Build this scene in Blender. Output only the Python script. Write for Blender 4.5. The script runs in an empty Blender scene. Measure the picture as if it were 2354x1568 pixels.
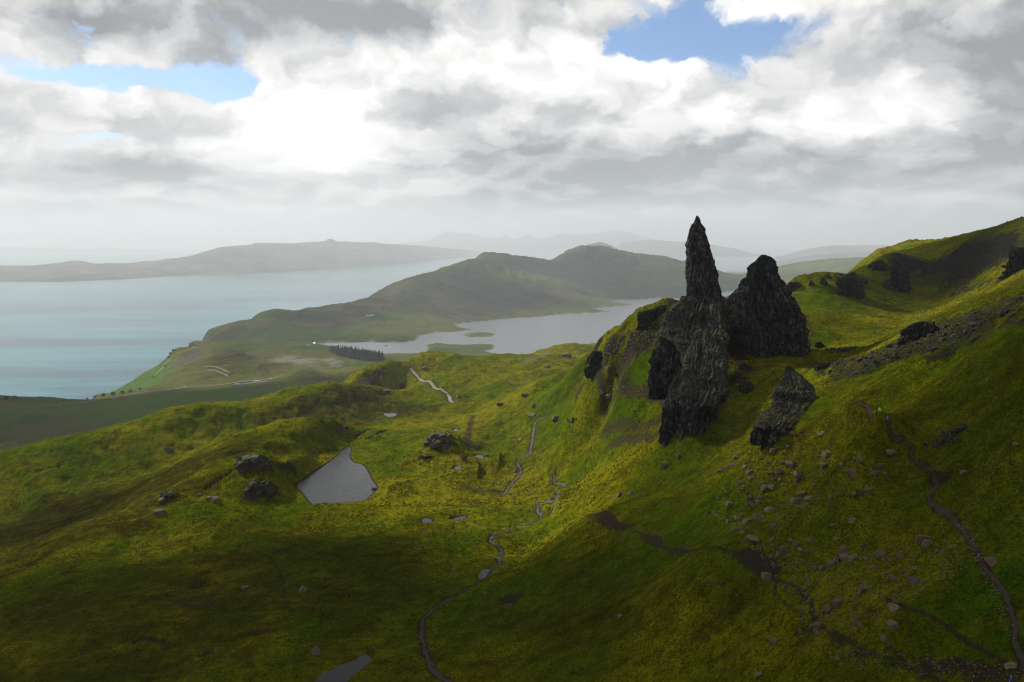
import bpy, bmesh, math, random
import numpy as np
from mathutils import Vector

# ------------------------------------------------------------------ camera, sky, sun, exposure
SC = bpy.context.scene
COL = SC.collection
R = math.radians
CAM_Z = 500.0                      # metres above the sea
EYE = 547.0                        # row (of 1568) of the level line
FA = 1830.0                        # focal length in 2353-wide pixels
PITCH = math.atan((784.0 - EYE) / FA)
cam = bpy.data.cameras.new('camera')
cam.sensor_width = 36.0
cam.lens = 36.0 * FA / 2353.0
cam.clip_start = 1.0
cam.clip_end = 300000.0
cam_o = bpy.data.objects.new('camera', cam)
COL.objects.link(cam_o)
cam_o.location = (0, 0, CAM_Z)
cam_o.rotation_euler = (math.pi / 2 - PITCH, 0, 0)
SC.camera = cam_o

SUN_AZ = R(-45.0)                  # left of the view axis
SUN_EL = R(29.0)
SUN_DIR = Vector((math.sin(SUN_AZ) * math.cos(SUN_EL), math.cos(SUN_AZ) * math.cos(SUN_EL), math.sin(SUN_EL)))
sun = bpy.data.lights.new('sun', 'SUN')
sun.energy = 5.0
sun.angle = R(0.9)
sun.color = (1.0, 0.93, 0.80)
sun_o = bpy.data.objects.new('sun', sun)
COL.objects.link(sun_o)
sun_o.rotation_euler = SUN_DIR.to_track_quat('Z', 'Y').to_euler()
sun_o.location = SUN_DIR * 9000

SC.view_settings.view_transform = 'Standard'
SC.view_settings.look = 'None'
SC.view_settings.exposure = 1.0
SC.view_settings.gamma = 1.0
SC.view_settings.use_curve_mapping = False
SC.render.engine = 'CYCLES'
SC.cycles.use_denoising = True
SC.cycles.filter_width = 1.15
SC.cycles.use_adaptive_sampling = True
SC.cycles.adaptive_threshold = 0.02
SC.cycles.max_bounces = 6
SC.cycles.diffuse_bounces = 2
SC.cycles.glossy_bounces = 2
SC.cycles.transparent_max_bounces = 12
SC.cycles.volume_bounces = 0
SC.cycles.caustics_reflective = False
SC.cycles.caustics_refractive = False


class NT:
    """small helper to write shader graphs as expressions"""
    def __init__(self, tree):
        self.t = tree
        self.n = tree.nodes
        self.l = tree.links
        self.n.clear()

    def node(self, kind, **kw):
        nd = self.n.new(kind)
        for k, v in kw.items():
            setattr(nd, k, v)
        return nd

    def put(self, sock, v):
        if hasattr(v, 'is_output'):
            self.l.new(v, sock)
        elif v is not None:
            sock.default_value = v

    def m(self, op, a, b=None, c=None, clamp=False):
        nd = self.node('ShaderNodeMath', operation=op, use_clamp=clamp)
        self.put(nd.inputs[0], a)
        if b is not None:
            self.put(nd.inputs[1], b)
        if c is not None:
            self.put(nd.inputs[2], c)
        return nd.outputs[0]

    def add(self, *a):
        r = a[0]
        for x in a[1:]:
            r = self.m('ADD', r, x)
        return r

    def mul(self, *a):
        r = a[0]
        for x in a[1:]:
            r = self.m('MULTIPLY', r, x)
        return r

    def sub(self, a, b):
        return self.m('SUBTRACT', a, b)

    def v(self, op, a, b=None):
        nd = self.node('ShaderNodeVectorMath', operation=op)
        self.put(nd.inputs[0], a)
        if b is not None:
            self.put(nd.inputs[1], b)
        return nd.outputs[0]

    def sep(self, vec):
        nd = self.node('ShaderNodeSeparateXYZ')
        self.put(nd.inputs[0], vec)
        return nd.outputs[0], nd.outputs[1], nd.outputs[2]

    def comb(self, x, y, z):
        nd = self.node('ShaderNodeCombineXYZ')
        self.put(nd.inputs[0], x); self.put(nd.inputs[1], y); self.put(nd.inputs[2], z)
        return nd.outputs[0]

    def noise(self, vec, scale, detail=3.0, rough=0.5, dist=0.0, out=0):
        nd = self.node('ShaderNodeTexNoise')
        self.put(nd.inputs['Vector'], vec)
        self.put(nd.inputs['Scale'], scale)
        nd.inputs['Detail'].default_value = detail
        nd.inputs['Roughness'].default_value = rough
        nd.inputs['Distortion'].default_value = dist
        return nd.outputs[out]

    def vor(self, vec, scale, feature='F1', out=0):
        nd = self.node('ShaderNodeTexVoronoi', feature=feature)
        self.put(nd.inputs['Vector'], vec)
        nd.inputs['Scale'].default_value = scale
        return nd.outputs[out]

    def ss(self, x, lo, hi, a=0.0, b=1.0):
        nd = self.node('ShaderNodeMapRange', interpolation_type='SMOOTHSTEP')
        self.put(nd.inputs[0], x); self.put(nd.inputs[1], lo); self.put(nd.inputs[2], hi)
        self.put(nd.inputs[3], a); self.put(nd.inputs[4], b)
        return nd.outputs[0]

    def mix(self, f, a, b, blend='MIX'):
        nd = self.node('ShaderNodeMix', data_type='RGBA', blend_type=blend)
        self.put(nd.inputs[0], f)
        self.put(nd.inputs[6], a if hasattr(a, 'is_output') else (*a, 1.0))
        self.put(nd.inputs[7], b if hasattr(b, 'is_output') else (*b, 1.0))
        return nd.outputs[2]

    def attr(self, name):
        return self.node('ShaderNodeAttribute', attribute_name=name).outputs['Fac']

    def pos(self):
        return self.node('ShaderNodeNewGeometry').outputs['Position']

    def nz(self):
        return self.sep(self.node('ShaderNodeNewGeometry').outputs['Normal'])[2]

    def bump(self, h, strength=0.5, dist=1.0):
        nd = self.node('ShaderNodeBump')
        nd.inputs['Strength'].default_value = strength
        nd.inputs['Distance'].default_value = dist
        self.put(nd.inputs['Height'], h)
        return nd.outputs[0]

    def bsdf(self, color, rough=0.9, normal=None, spec=0.2, **kw):
        nd = self.node('ShaderNodeBsdfPrincipled')
        self.put(nd.inputs['Base Color'], color if hasattr(color, 'is_output') else (*color, 1.0))
        self.put(nd.inputs['Roughness'], rough)
        self.put(nd.inputs['Specular IOR Level'], spec)
        if normal is not None:
            self.put(nd.inputs['Normal'], normal)
        for k, v in kw.items():
            self.put(nd.inputs[k], v)
        return nd.outputs[0]

    def out(self, shader, sock='Surface', kind='ShaderNodeOutputMaterial'):
        o = self.node(kind)
        self.l.new(shader, o.inputs[sock])
        return o


def material(name):
    m = bpy.data.materials.new(name)
    m.use_nodes = True
    return m, NT(m.node_tree)


def px_dir(x, y):
    """direction of a pixel of the 2353 x 1568 photograph"""
    c, s = math.cos(PITCH), math.sin(PITCH)
    a = (x - 1176.5) / FA
    b = (784.0 - y) / FA
    return Vector((a, c + b * s, b * c - s))


# ---- sky: blue air with broken cumulus
def build_world():
    w = bpy.data.worlds.new('World')
    SC.world = w
    w.use_nodes = True
    T = NT(w.node_tree)
    sky = T.node('ShaderNodeTexSky', sky_type='NISHITA')
    sky.sun_disc = False
    sky.sun_elevation = SUN_EL
    sky.sun_rotation = SUN_AZ
    sky.altitude = 500
    sky.air_density = 1.0
    sky.dust_density = 0.6
    sky.ozone_density = 2.0
    d = T.node('ShaderNodeTexCoord').outputs['Generated']
    dx, dy, dz = T.sep(d)
    az = T.m('ARCTAN2', dx, dy)
    el = T.m('ARCSINE', dz)
    elp = T.m('MAXIMUM', el, 0.0)
    # clouds get flatter and smaller towards the horizon
    lg = T.mul(T.m('LOGARITHM', T.add(elp, 0.09), 2.718), 0.40)
    q = T.comb(az, lg, 0.0)
    def n2(vec, scale, detail, rough, out=0):
        nd = T.node('ShaderNodeTexNoise', noise_dimensions='2D')
        T.put(nd.inputs['Vector'], vec)
        nd.inputs['Scale'].default_value = scale
        nd.inputs['Detail'].default_value = detail
        nd.inputs['Roughness'].default_value = rough
        return nd.outputs[out]
    wv = n2(q, 7.0, 5.0, 0.60, 1)                                   # turbulence that ragged edges come from
    def madd(a, b, c):
        nd = T.node('ShaderNodeVectorMath', operation='MULTIPLY_ADD')
        T.put(nd.inputs[0], a); nd.inputs[1].default_value = b
        T.put(nd.inputs[2], c)
        return nd.outputs[0]
    qw = madd(wv, (0.16, 0.12, 0.0), q)
    def field(vec, fine):
        n1 = n2(vec, 4.6, 4.0, 0.50)
        r = T.m('MULTIPLY_ADD', n1, 1.0, 0.20)
        for sc_, w_ in ((8.0, 0.34), (19.0, 0.17)) + (((43.0, 0.07),) if fine else ()):
            vo = T.node('ShaderNodeTexVoronoi', feature='F1', voronoi_dimensions='2D')
            T.put(vo.inputs['Vector'], vec)
            vo.inputs['Scale'].default_value = sc_
            r = T.m('MULTIPLY_ADD', vo.outputs[0], -w_, r)
        return r
    n0 = field(qw, True)
    nup = field(T.v('ADD', qw, (-0.016, 0.034, 0.0)), False)         # a little towards the sun
    ae = madd(wv, (0.11, 0.060, 0.0), T.comb(T.sub(az, 0.055), T.sub(el, 0.030), 0.0))
    def blob(x, y, rx, ry, w, acc):
        v = px_dir(x, y)
        a0 = math.atan2(v.x, v.y); e0 = math.atan2(v.z, math.hypot(v.x, v.y))
        kx, ky = FA / rx, FA / ry
        nd = T.node('ShaderNodeVectorMath', operation='MULTIPLY_ADD')
        T.put(nd.inputs[0], ae); nd.inputs[1].default_value = (kx, ky, 0); nd.inputs[2].default_value = (-a0 * kx, -e0 * ky, 0)
        dt = T.node('ShaderNodeVectorMath', operation='DOT_PRODUCT')
        T.put(dt.inputs[0], nd.outputs[0]); T.put(dt.inputs[1], nd.outputs[0])
        return T.m('MULTIPLY_ADD', T.m('POWER', math.exp(-1), dt.outputs['Value']), w, acc)
    # gaps and banks of the cloud cover
    cover = T.ss(el, 0.02, 0.13, 0.66, 0.38)
    for b in [(1600, 80, 115, 58, -0.54), (1700, 120, 60, 60, -0.42), (1450, 120, 70, 36, -0.26), (1880, 80, 80, 42, -0.36), (1790, 60, 60, 30, -0.15), (1740, 10, 110, 26, 0.16),
              (130, 178, 230, 24, -0.42), (330, 185, 150, 22, -0.34), (490, 195, 105, 38, -0.46), (230, 322, 105, 22, -0.46), (250, 250, 160, 14, -0.20),
              (1560, 200, 150, 62, 0.40), (1250, 90, 120, 60, 0.10), (1380, 60, 80, 60, 0.15), (2000, 160, 150, 60, 0.2), (560, 280, 260, 60, 0.2), (2290, 300, 120, 70, 0.35), (920, 220, 110, 60, 0.3), (370, 380, 130, 50, 0.35), (1430, 450, 160, 30, 0.2), (2200, 200, 140, 70, 0.15), (1120, 250, 130, 60, 0.25), (1780, 260, 120, 50, 0.25), (830, 30, 160, 50, 0.3)]:
        cover = blob(*b, cover)
    dens = T.add(n0, cover)
    alpha = T.ss(T.add(dens, T.mul(T.sub(n2(qw, 18.0, 4.0, 0.65), 0.5), 0.46)), 0.48, 0.72)
    rel = T.mul(T.sub(n0, nup), 1.7)
    rel = T.m('MINIMUM', T.m('MAXIMUM', rel, -0.30), 0.20)
    fine = T.mul(T.sub(n2(qw, 26.0, 4.0, 0.6), 0.5), 0.19)
    lum = T.add(0.93, rel, fine)
    lum = T.sub(lum, T.mul(T.ss(dens, 0.78, 1.2), 0.10))
    for b in [(1240, 398, 250, 60, -0.46), (1560, 380, 200, 60, -0.32), (1950, 376, 340, 48, -0.50), (1050, 295, 140, 66, -0.30),
              (480, 60, 420, 75, -0.50), (900, 25, 260, 50, -0.34), (2340, 230, 120, 150, -0.50), (2250, 60, 170, 60, -0.26), (2060, 300, 90, 40, 0.10),
              (400, 395, 110, 42, -0.36), (620, 410, 90, 40, -0.30), (200, 415, 150, 36, -0.24), (2320, 440, 100, 20, -0.26), (1850, 468, 160, 18, -0.14), (600, 480, 300, 14, -0.08), (1400, 480, 300, 12, -0.10),
              (715, 300, 240, 170, 0.16), (715, 310, 95, 80, 0.9), (1560, 170, 120, 60, 0.26), (1100, 150, 260, 90, 0.22), (1980, 250, 200, 70, 0.26), (1640, 290, 45, 40, 0.24), (560, 270, 120, 40, 0.15)]:
        lum = blob(*b, lum)
    # undersides, seen when looking up, are greyer
    lum = T.sub(lum, T.ss(el, 0.28, 0.75, 0.0, 0.34))
    lum = T.m('MINIMUM', T.m('MAXIMUM', lum, 0.34), 1.7)
    warm = T.ss(lum, 0.35, 0.95)
    sc = T.node('ShaderNodeVectorMath', operation='SCALE')
    T.put(sc.inputs[0], T.mix(warm, (0.91, 0.95, 1.0), (1.0, 0.99, 0.975)))
    T.put(sc.inputs['Scale'], lum)
    sb = T.node('ShaderNodeVectorMath', operation='MULTIPLY')
    T.put(sb.inputs[0], sky.outputs[0])
    sb.inputs[1].default_value = (0.085, 0.105, 0.13)
    col = T.mix(alpha, sb.outputs[0], sc.outputs[0])
    # veil of thin cloud low over the horizon
    veil = T.ss(el, 0.0, 0.055, 0.80, 0.0)
    col = T.mix(veil, col, (0.64, 0.70, 0.76))
    bg = T.node('ShaderNodeBackground')
    T.put(bg.inputs['Color'], col)
    bg.inputs['Strength'].default_value = 0.5
    T.out(bg.outputs[0], kind='ShaderNodeOutputWorld')
    w.cycles.sampling_method = 'MANUAL'
    w.cycles.sample_map_resolution = 256


build_world()

# ------------------------------------------------------------------ numpy helpers
def hash2(ix, iy, seed):
    h = (ix.astype(np.int64) * 374761393 + iy.astype(np.int64) * 668265263 + seed * 1274126177) & 0xffffffff
    h = ((h ^ (h >> 13)) * 1274126177) & 0xffffffff
    h = h ^ (h >> 16)
    return h


def perlin(x, y, seed=0):
    x = np.asarray(x, np.float64); y = np.asarray(y, np.float64)
    xi = np.floor(x); yi = np.floor(y)
    xf = x - xi; yf = y - yi
    u = xf * xf * xf * (xf * (xf * 6 - 15) + 10)
    v = yf * yf * yf * (yf * (yf * 6 - 15) + 10)
    def g(dx, dy):
        a = hash2(xi + dx, yi + dy, seed) * (2 * math.pi / 4294967296.0)
        return np.cos(a) * (xf - dx) + np.sin(a) * (yf - dy)
    n0 = g(0, 0) * (1 - u) + g(1, 0) * u
    n1 = g(0, 1) * (1 - u) + g(1, 1) * u
    return (n0 * (1 - v) + n1 * v) * 1.5


def fbm(x, y, wl, octv=4, gain=0.5, seed=0):
    s = 0; a = 1.0; f = 1.0 / wl
    for i in range(octv):
        s = s + a * perlin(x * f + 17.3 * i, y * f - 9.1 * i, seed + i)
        a *= gain; f *= 2.03
    return s


def ridged(x, y, wl, octv=4, gain=0.5, seed=0):
    s = 0; a = 1.0; f = 1.0 / wl
    for i in range(octv):
        s = s + a * (1 - 2 * np.abs(perlin(x * f + 17.3 * i, y * f - 9.1 * i, seed + i)))
        a *= gain; f *= 2.03
    return s


def perlin3(p, seed=0):
    """cheap 3D noise from three 2D slices"""
    x, y, z = p[:, 0], p[:, 1], p[:, 2]
    return (perlin(x + 0.37 * z, y - 0.23 * z + 0.71 * x * 0, seed) + perlin(y + 0.31 * x, z + 0.13 * x, seed + 5) + perlin(z - 0.29 * y, x + 0.41 * y, seed + 9)) * 0.62


def sstep(x, a, b):
    t = np.clip((x - a) / (b - a), 0, 1)
    return t * t * (3 - 2 * t)


def link(ob):
    COL.objects.link(ob)
    return ob


def mesh_from(name, verts, faces, mat, smooth=True, parent=None):
    me = bpy.data.meshes.new(name)
    verts = np.asarray(verts, np.float32)
    faces = np.asarray(faces, np.int32)
    me.vertices.add(len(verts)); me.vertices.foreach_set('co', verts.ravel())
    k = faces.shape[1]
    me.loops.add(faces.size); me.loops.foreach_set('vertex_index', faces.ravel())
    me.polygons.add(len(faces))
    me.polygons.foreach_set('loop_start', np.arange(0, faces.size, k, dtype=np.int32))
    me.polygons.foreach_set('use_smooth', np.full(len(faces), smooth))
    me.update(calc_edges=True)
    if mat is not None:
        me.materials.append(mat)
    ob = link(bpy.data.objects.new(name, me))
    if parent is not None:
        ob.parent = parent
    return ob


def tag(o, label=None, cat=None, group=None, kind=None):
    if label: o['label'] = label
    if cat: o['category'] = cat
    if group: o['group'] = group
    if kind: o['kind'] = kind
    return o


def empty(name, loc=(0, 0, 0)):
    e = bpy.data.objects.new(name, None)
    e.location = loc
    return link(e)


def grid_faces(nr, nc, wrap=False):
    r = np.arange(nr - 1)[:, None]; c = np.arange(nc if wrap else nc - 1)[None, :]
    a = r * nc + c; b = r * nc + (c + 1) % nc
    return np.stack([a, b, b + nc, a + nc], -1).reshape(-1, 4)


# ------------------------------------------------------------------ survey of the land
# enlarged views of the photograph the survey was read from: origin and scale into 2353-wide pixels
VIEW = {0: (0, 0, 1.0), 1: (1323.5, 470.6, 0.3564), 2: (1764.7, 470.6, 0.2813), 3: (1470.6, 955.9, 0.3901), 4: (735.3, 955.9, 0.3901),
        5: (0, 882.4, 0.437), 6: (0, 500, 0.3124), 7: (661.8, 500, 0.3436)}


def vw(k, pts):
    ox, oy, s = VIEW[k]
    return [(ox + p[0] * s, oy + p[1] * s) + tuple(p[2:]) for p in pts]


def uz(x, y):
    """tangent of azimuth and of elevation of a pixel"""
    d = px_dir(x, y)
    return d.x / d.y, d.z / d.y


PTS = []          # (u, lnY, z)


def P(x, y, Y):
    u, s = uz(x, y)
    PTS.append((u, math.log(Y), CAM_Z + s * Y))


def Pz(x, y, z):
    """point seen at a pixel whose height above the sea is known"""
    u, s = uz(x, y)
    Y = (z - CAM_Z) / s
    PTS.append((u, math.log(Y), z))
    return Y


def H(x, Y, z):
    """point hidden in the photograph: column, distance and height"""
    u, _ = uz(x, 784)
    PTS.append((u, math.log(Y), z))


def line(pts, fn=P, step=28):
    for a, b in zip(pts[:-1], pts[1:]):
        n = max(1, int(math.hypot(b[0] - a[0], b[1] - a[1]) / step))
        for i in range(n):
            t = i / n
            fn(*[p + (q - p) * t for p, q in zip(a, b)])
    fn(*pts[-1])


# near ground, row by row
for row in [
    [(-350, 1568, 250), (0, 1568, 232), (300, 1568, 222), (600, 1568, 208), (960, 1568, 188), (1200, 1568, 170), (1400, 1568, 155), (1800, 1568, 122), (2100, 1568, 106), (2353, 1568, 96), (2650, 1568, 88)],
    [(-350, 1400, 305), (0, 1400, 285), (300, 1400, 270), (600, 1400, 256), (900, 1400, 242), (1050, 1370, 246), (1250, 1400, 212), (1400, 1400, 190), (1660, 1400, 155), (1900, 1400, 132), (2100, 1400, 117), (2353, 1400, 106), (2650, 1400, 98)],
    [(300, 1250, 346), (600, 1250, 324), (900, 1250, 312), (1130, 1250, 312), (1190, 1275, 306), (1400, 1255, 236), (1660, 1255, 175), (1900, 1250, 152), (2100, 1250, 138), (2353, 1250, 120), (2650, 1250, 108)],
    [(700, 1190, 372), (900, 1190, 362), (1050, 1190, 356), (1160, 1180, 358), (1230, 1190, 345), (1300, 1200, 318), (1176, 1310, 282)],
    [(1500, 1120, 286), (1660, 1120, 240), (1900, 1120, 188), (2100, 1100, 154), (2353, 1100, 130), (2650, 1100, 116)],
    [(1176, 1000, 520), (1176, 1060, 458), (1240, 1100, 402), (1300, 1000, 440), (1300, 1075, 395), (1275, 1138, 345), (1400, 1100, 322), (1400, 1000, 376), (1400, 930, 396), (1300, 920, 520), (1100, 950, 610)],
    [(1500, 1000, 330), (1500, 920, 350), (1430, 870, 380), (1400, 830, 402), (1660, 1000, 287), (1750, 1000, 222), (1800, 1000, 212), (1900, 1000, 202), (1960, 935, 196), (1600, 950, 296), (1700, 900, 302), (1700, 850, 322), (1690, 760, 345), (1672, 706, 352)],
    [(2100, 1000, 166), (2353, 1000, 138), (2353, 900, 148), (2353, 800, 165), (2353, 720, 186), (2650, 1000, 122), (2650, 800, 140), (2650, 650, 165), (2230, 900, 166), (2230, 800, 192), (2230, 745, 215), (2100, 900, 190), (2100, 830, 225), (2020, 950, 166)],
    [(1900, 900, 238), (1880, 862, 292), (1850, 720, 400), (1950, 720, 412), (2050, 690, 452), (1900, 790, 342), (2000, 770, 342), (2100, 748, 372), (2150, 705, 430), (2230, 700, 290), (2353, 645, 305), (2650, 560, 300)],
]:
    for p in row:
        P(*p)
# brow with the peat track
line([(1330, 1195, 285), (1372, 1186, 264), (1450, 1200, 240), (1560, 1245, 205)], step=40)
# crest of the near hill on the left
line([(-250, 1420, 300), (0, 1324, 322), (230, 1230, 350), (454, 1127, 390), (540, 1075, 408), (600, 1045, 425), (690, 1000, 470), (760, 966, 515)])
# hollow behind it
for p in [(0, 1235, 438), (100, 1232, 424), (0, 1160, 508), (200, 1150, 494), (300, 1100, 530), (400, 1050, 560), (500, 1012, 592), (600, 988, 612), (700, 955, 638), (850, 945, 655), (-300, 1250, 475)]:
    P(*p)
# yellow ridge
RIDGE = [(-350, 1110, 535), (-150, 1080, 550), (0, 1045, 566), (170, 1005, 585), (300, 970, 608), (400, 940, 628), (560, 925, 652), (700, 890, 676), (800, 883, 700), (880, 893, 722)]
line(RIDGE)
for x, y, Y in RIDGE:
    _, s = uz(x, y)
    z = CAM_Z + s * Y
    H(x, Y * 1.09, z - 26); H(x, Y * 1.25, z - 75); H(x, Y * 1.5, z - 140)
P(1000, 933, 690); P(940, 915, 715)
# tarn basin
for p in [(780, 1180, 374), (880, 1108, 418), (940, 1120, 405), (640, 1052, 432), (590, 1112, 398), (1040, 1042, 456), (960, 1085, 432), (900, 1040, 472), (850, 1000, 515), (800, 1015, 508), (920, 1000, 522), (720, 1050, 470), (660, 1130, 400), (1000, 1000, 500), (1000, 1110, 410), (1060, 1080, 430)]:
    P(*p)
# plateau beyond, with its far edge
EDGE = [(835, 868, 790), (866, 843, 830), (920, 838, 850), (968, 819, 890), (1005, 827, 905), (1108, 823, 925), (1191, 824, 960), (1228, 811, 985), (1308, 791, 1040), (1346, 795, 1060), (1400, 792, 1080)]
line(EDGE, step=40)
for x, y, Y in EDGE:
    _, s = uz(x, y)
    z = CAM_Z + s * Y
    H(x, Y * 1.08, z - 22); H(x, Y * 1.22, z - 75); H(x, Y * 1.5, z - 150)
for p in [(942, 845, 830), (985, 874, 762), (1016, 898, 716), (1038, 926, 666), (1200, 880, 730), (1300, 850, 780), (1100, 870, 770), (1110, 932, 640), (1200, 900, 640), (1285, 862, 600), (1345, 822, 540), (1060, 980, 555)]:
    P(*p)
# green shoulder left of the pinnacle
line([(1376, 788, 445), (1413, 767, 430), (1466, 714, 408), (1530, 694, 400), (1556, 700, 380)], step=24)
for x, z in [(1376, 395), (1466, 405), (1556, 415), (1660, 425)]:
    H(x, 560, z - 20)
H(1500, 760, 330); H(1700, 700, 360); H(1600, 1100, 270); H(1800, 1000, 330); H(1500, 1600, 190); H(1800, 1700, 240)
for x in (1440, 1480, 1520, 1560, 1600, 1640, 1680, 1720):
    H(x, 425, 452 if x < 1540 else 449); H(x, 475, 436)
for x in (1590, 1620, 1650):
    H(x, 382, 463)
# saddle between the two big rocks and the bank they stand on
for p in [(1580, 690, 352), (1640, 690, 352), (1520, 760, 380), (1480, 820, 376), (1560, 830, 342), (1760, 835, 318), (1860, 832, 318), (1440, 810, 394)]:
    P(*p)
# green ridge right of them, corrie wall
line([(1810, 655, 470), (1863, 639, 482), (1900, 633, 488), (1962, 632, 505), (2001, 616, 545)], step=40)
for x in (1810, 1880, 1960):
    H(x, 640, 462); H(x, 850, 400)
WALLTOP = [(2001, 611, 585), (2020, 598, 580), (2046, 583, 576), (2116, 576, 560), (2187, 566, 530), (2285, 546, 482), (2353, 530, 442), (2500, 488, 400), (2700, 420, 360)]
line(WALLTOP, step=40)
for x, y, Y in WALLTOP:
    _, s = uz(x, y)
    H(x, Y * 1.35, CAM_Z + s * Y + 4); H(x, Y * 2.0, CAM_Z + s * Y - 40)
for p in [(2083, 652, 520), (2120, 660, 500), (2167, 670, 470), (2229, 652, 432), (2313, 618, 405), (2353, 607, 392), (2060, 655, 520)]:
    P(*p)
# close under the camera
for x, z in [(-350, 362), (300, 375), (900, 398), (1400, 425), (1900, 446), (2353, 456), (2650, 462)]:
    H(x, 60, z)

# coastal land, loch basin and the hills beyond: heights above the sea are better known than distances
for p in [(-350, 1030, 190), (0, 1015, 195), (200, 985, 195), (350, 950, 190), (150, 923, 155), (300, 905, 160), (450, 890, 165), (620, 873, 178), (500, 905, 175), (650, 880, 185), (760, 862, 190),
          (350, 880, 105), (450, 850, 150), (520, 806, 205), (555, 812, 205), (600, 822, 195), (500, 832, 165), (560, 834, 168), (640, 836, 180), (700, 850, 205), (700, 825, 180), (750, 812, 165), (650, 790, 150), (448, 797, 155), (560, 770, 145), (700, 740, 165), (800, 762, 145),
          (1350, 702, 142), (1300, 712, 145),
          (840, 845, 200), (900, 838, 190), (1000, 835, 180), (1060, 800, 143), (1020, 802, 142), (600, 860, 175)]:
    Pz(*p)
COAST = [(-350, 935, 150), (-100, 925, 152), (0, 920, 153), (130, 918, 148), (228, 909, 130)]
line(COAST, Pz, 60)
for x, y, z in COAST:
    _, s = uz(x, y)
    Y = (z - CAM_Z) / s
    H(x, Y * 1.10, 30); H(x, Y * 1.2, -22)
COAST2 = [(246, 904, 12), (300, 880, 55), (370, 836, 110), (400, 802, 150), (440, 786, 162), (478, 760, 150), (531, 750, 160), (578, 734, 170), (625, 723, 180)]
line(COAST2, Pz, 30)
for x, y, z in COAST2:
    _, s = uz(x, y)
    Y = (z - CAM_Z) / s
    H(x - 12, Y * 1.05, -5); H(x - 18, Y * 1.14, -26)
for p in [(900, 740, 3200), (1000, 722, 3600), (1100, 700, 4000), (1150, 660, 4500), (1250, 645, 4800), (1300, 665, 4700), (1400, 668, 4950), (1500, 655, 5300), (1200, 622, 5200), (1450, 612, 6000), (1040, 660, 4550), (1350, 630, 5600), (1560, 640, 5700)]:
    P(*p)
SKYLINE = [(662, 719, 3350), (700, 710, 3420), (720, 714, 3480), (737, 705, 3520), (761, 705, 3580), (837, 690, 3900), (854, 679, 4000), (909, 658, 4400), (961, 637, 4700), (1012, 622, 5000), (1074, 610, 5400), (1095, 596, 5600), (1105, 590, 5700),
           (1136, 589, 5720), (1225, 594, 5800), (1260, 599, 5900), (1280, 591, 6100), (1297, 577, 6300), (1325, 580, 6380), (1342, 568, 6500), (1370, 570, 6500), (1435, 579, 6400), (1470, 584, 6400), (1537, 594, 6350), (1578, 602, 6300), (1640, 626, 6500)]
line(SKYLINE, P, 12)
for x, y, Y in SKYLINE:
    z = CAM_Z + uz(x, y)[1] * Y
    H(x, Y * 1.06, z * 0.62); H(x, Y * 1.16, -20)
for p in [(1700, 661, 150), (1700, 642, 158), (1650, 634, 165), (1740, 626, 165), (1850, 655, 190), (1950, 655, 215), (2100, 640, 230), (2300, 640, 230), (1600, 700, 132), (1560, 692, 132)]:
    Pz(*p)
line([(1760, 622, 190), (1782, 615, 235), (1863, 606, 280), (1905, 601, 300), (1933, 602, 300), (1976, 610, 285), (2100, 612, 290), (2300, 612, 290), (2600, 612, 290)], Pz, 40)
for u in np.linspace(-0.85, 0.85, 12):
    PTS.append((u, math.log(13500), -25.0)); PTS.append((u, math.log(16000), -30.0))
for x in (-350, -100, 100, 300, 500, 700, 850):
    for Y in (4500, 6500, 9000):
        if x < 250 or Y > 4500:
            if not (x > 600 and Y < 9000) and not (x > 400 and Y < 6000):
                H(x, Y, -28)

for x in (1480, 1650, 1800, 2000, 2200, 2450, 2700):
    H(x, 2600, 190 if x > 1700 else 125); H(x, 3600, 160 if x > 1700 else 125)
    if x > 1500:
        H(x, 1700, 300 if x > 1900 else 230)
    if x > 1700:
        H(x, 4600, 170)
    if x > 1900:
        H(x, 1250, 420)
for x, z in ((1200, 160), (1000, 165), (800, 175), (1350, 150)):
    H(x, 2000, z)
# ---- thin-plate style interpolation of the survey over (azimuth, log distance)
PA = np.array(PTS)
_, keep = np.unique(np.round(PA[:, :2], 4), axis=0, return_index=True)
PA = PA[np.sort(keep)]
XY = PA[:, :2]
n = len(XY)
D = np.sqrt(((XY[:, None] - XY[None]) ** 2).sum(-1))
A = np.zeros((n + 3, n + 3))
A[:n, :n] = D ** 1.5 + np.eye(n) * -2e-5
A[:n, n] = 1; A[:n, n + 1:] = XY; A[n, :n] = 1; A[n + 1:, :n] = XY.T
sol = np.linalg.solve(A, np.concatenate([PA[:, 2], np.zeros(3)]))
U = np.concatenate([-np.geomspace(2.2, 0.70, 44)[:-1], np.linspace(-0.70, 0.70, 1002), np.geomspace(0.70, 2.2, 44)[1:]])
NC = len(U)
LY = np.concatenate([np.arange(math.log(30), math.log(85), 0.03), np.arange(math.log(85), math.log(1100), 0.0043), np.arange(math.log(1100), math.log(14500), 0.0105)])
NR = len(LY)


def rbf(u, v):
    out = np.empty(u.size, np.float64)
    uf = u.ravel(); vf = v.ravel()
    for i in range(0, uf.size, 20000):
        du = uf[i:i + 20000, None] - XY[None, :, 0]
        dv = vf[i:i + 20000, None] - XY[None, :, 1]
        r = np.sqrt(du * du + dv * dv)
        out[i:i + 20000] = (r * np.sqrt(r)) @ sol[:n] + sol[n] + uf[i:i + 20000] * sol[n + 1] + vf[i:i + 20000] * sol[n + 2]
    return out.reshape(u.shape)


CS = 2
uc = np.append(U[::CS], U[-1]) if (NC - 1) % CS else U[::CS]; vc = np.linspace(LY[0], LY[-1], NR // CS + 1)
ZC = rbf(*np.meshgrid(np.clip(uc, -0.84, 0.84), np.maximum(vc, math.log(61))))


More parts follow.
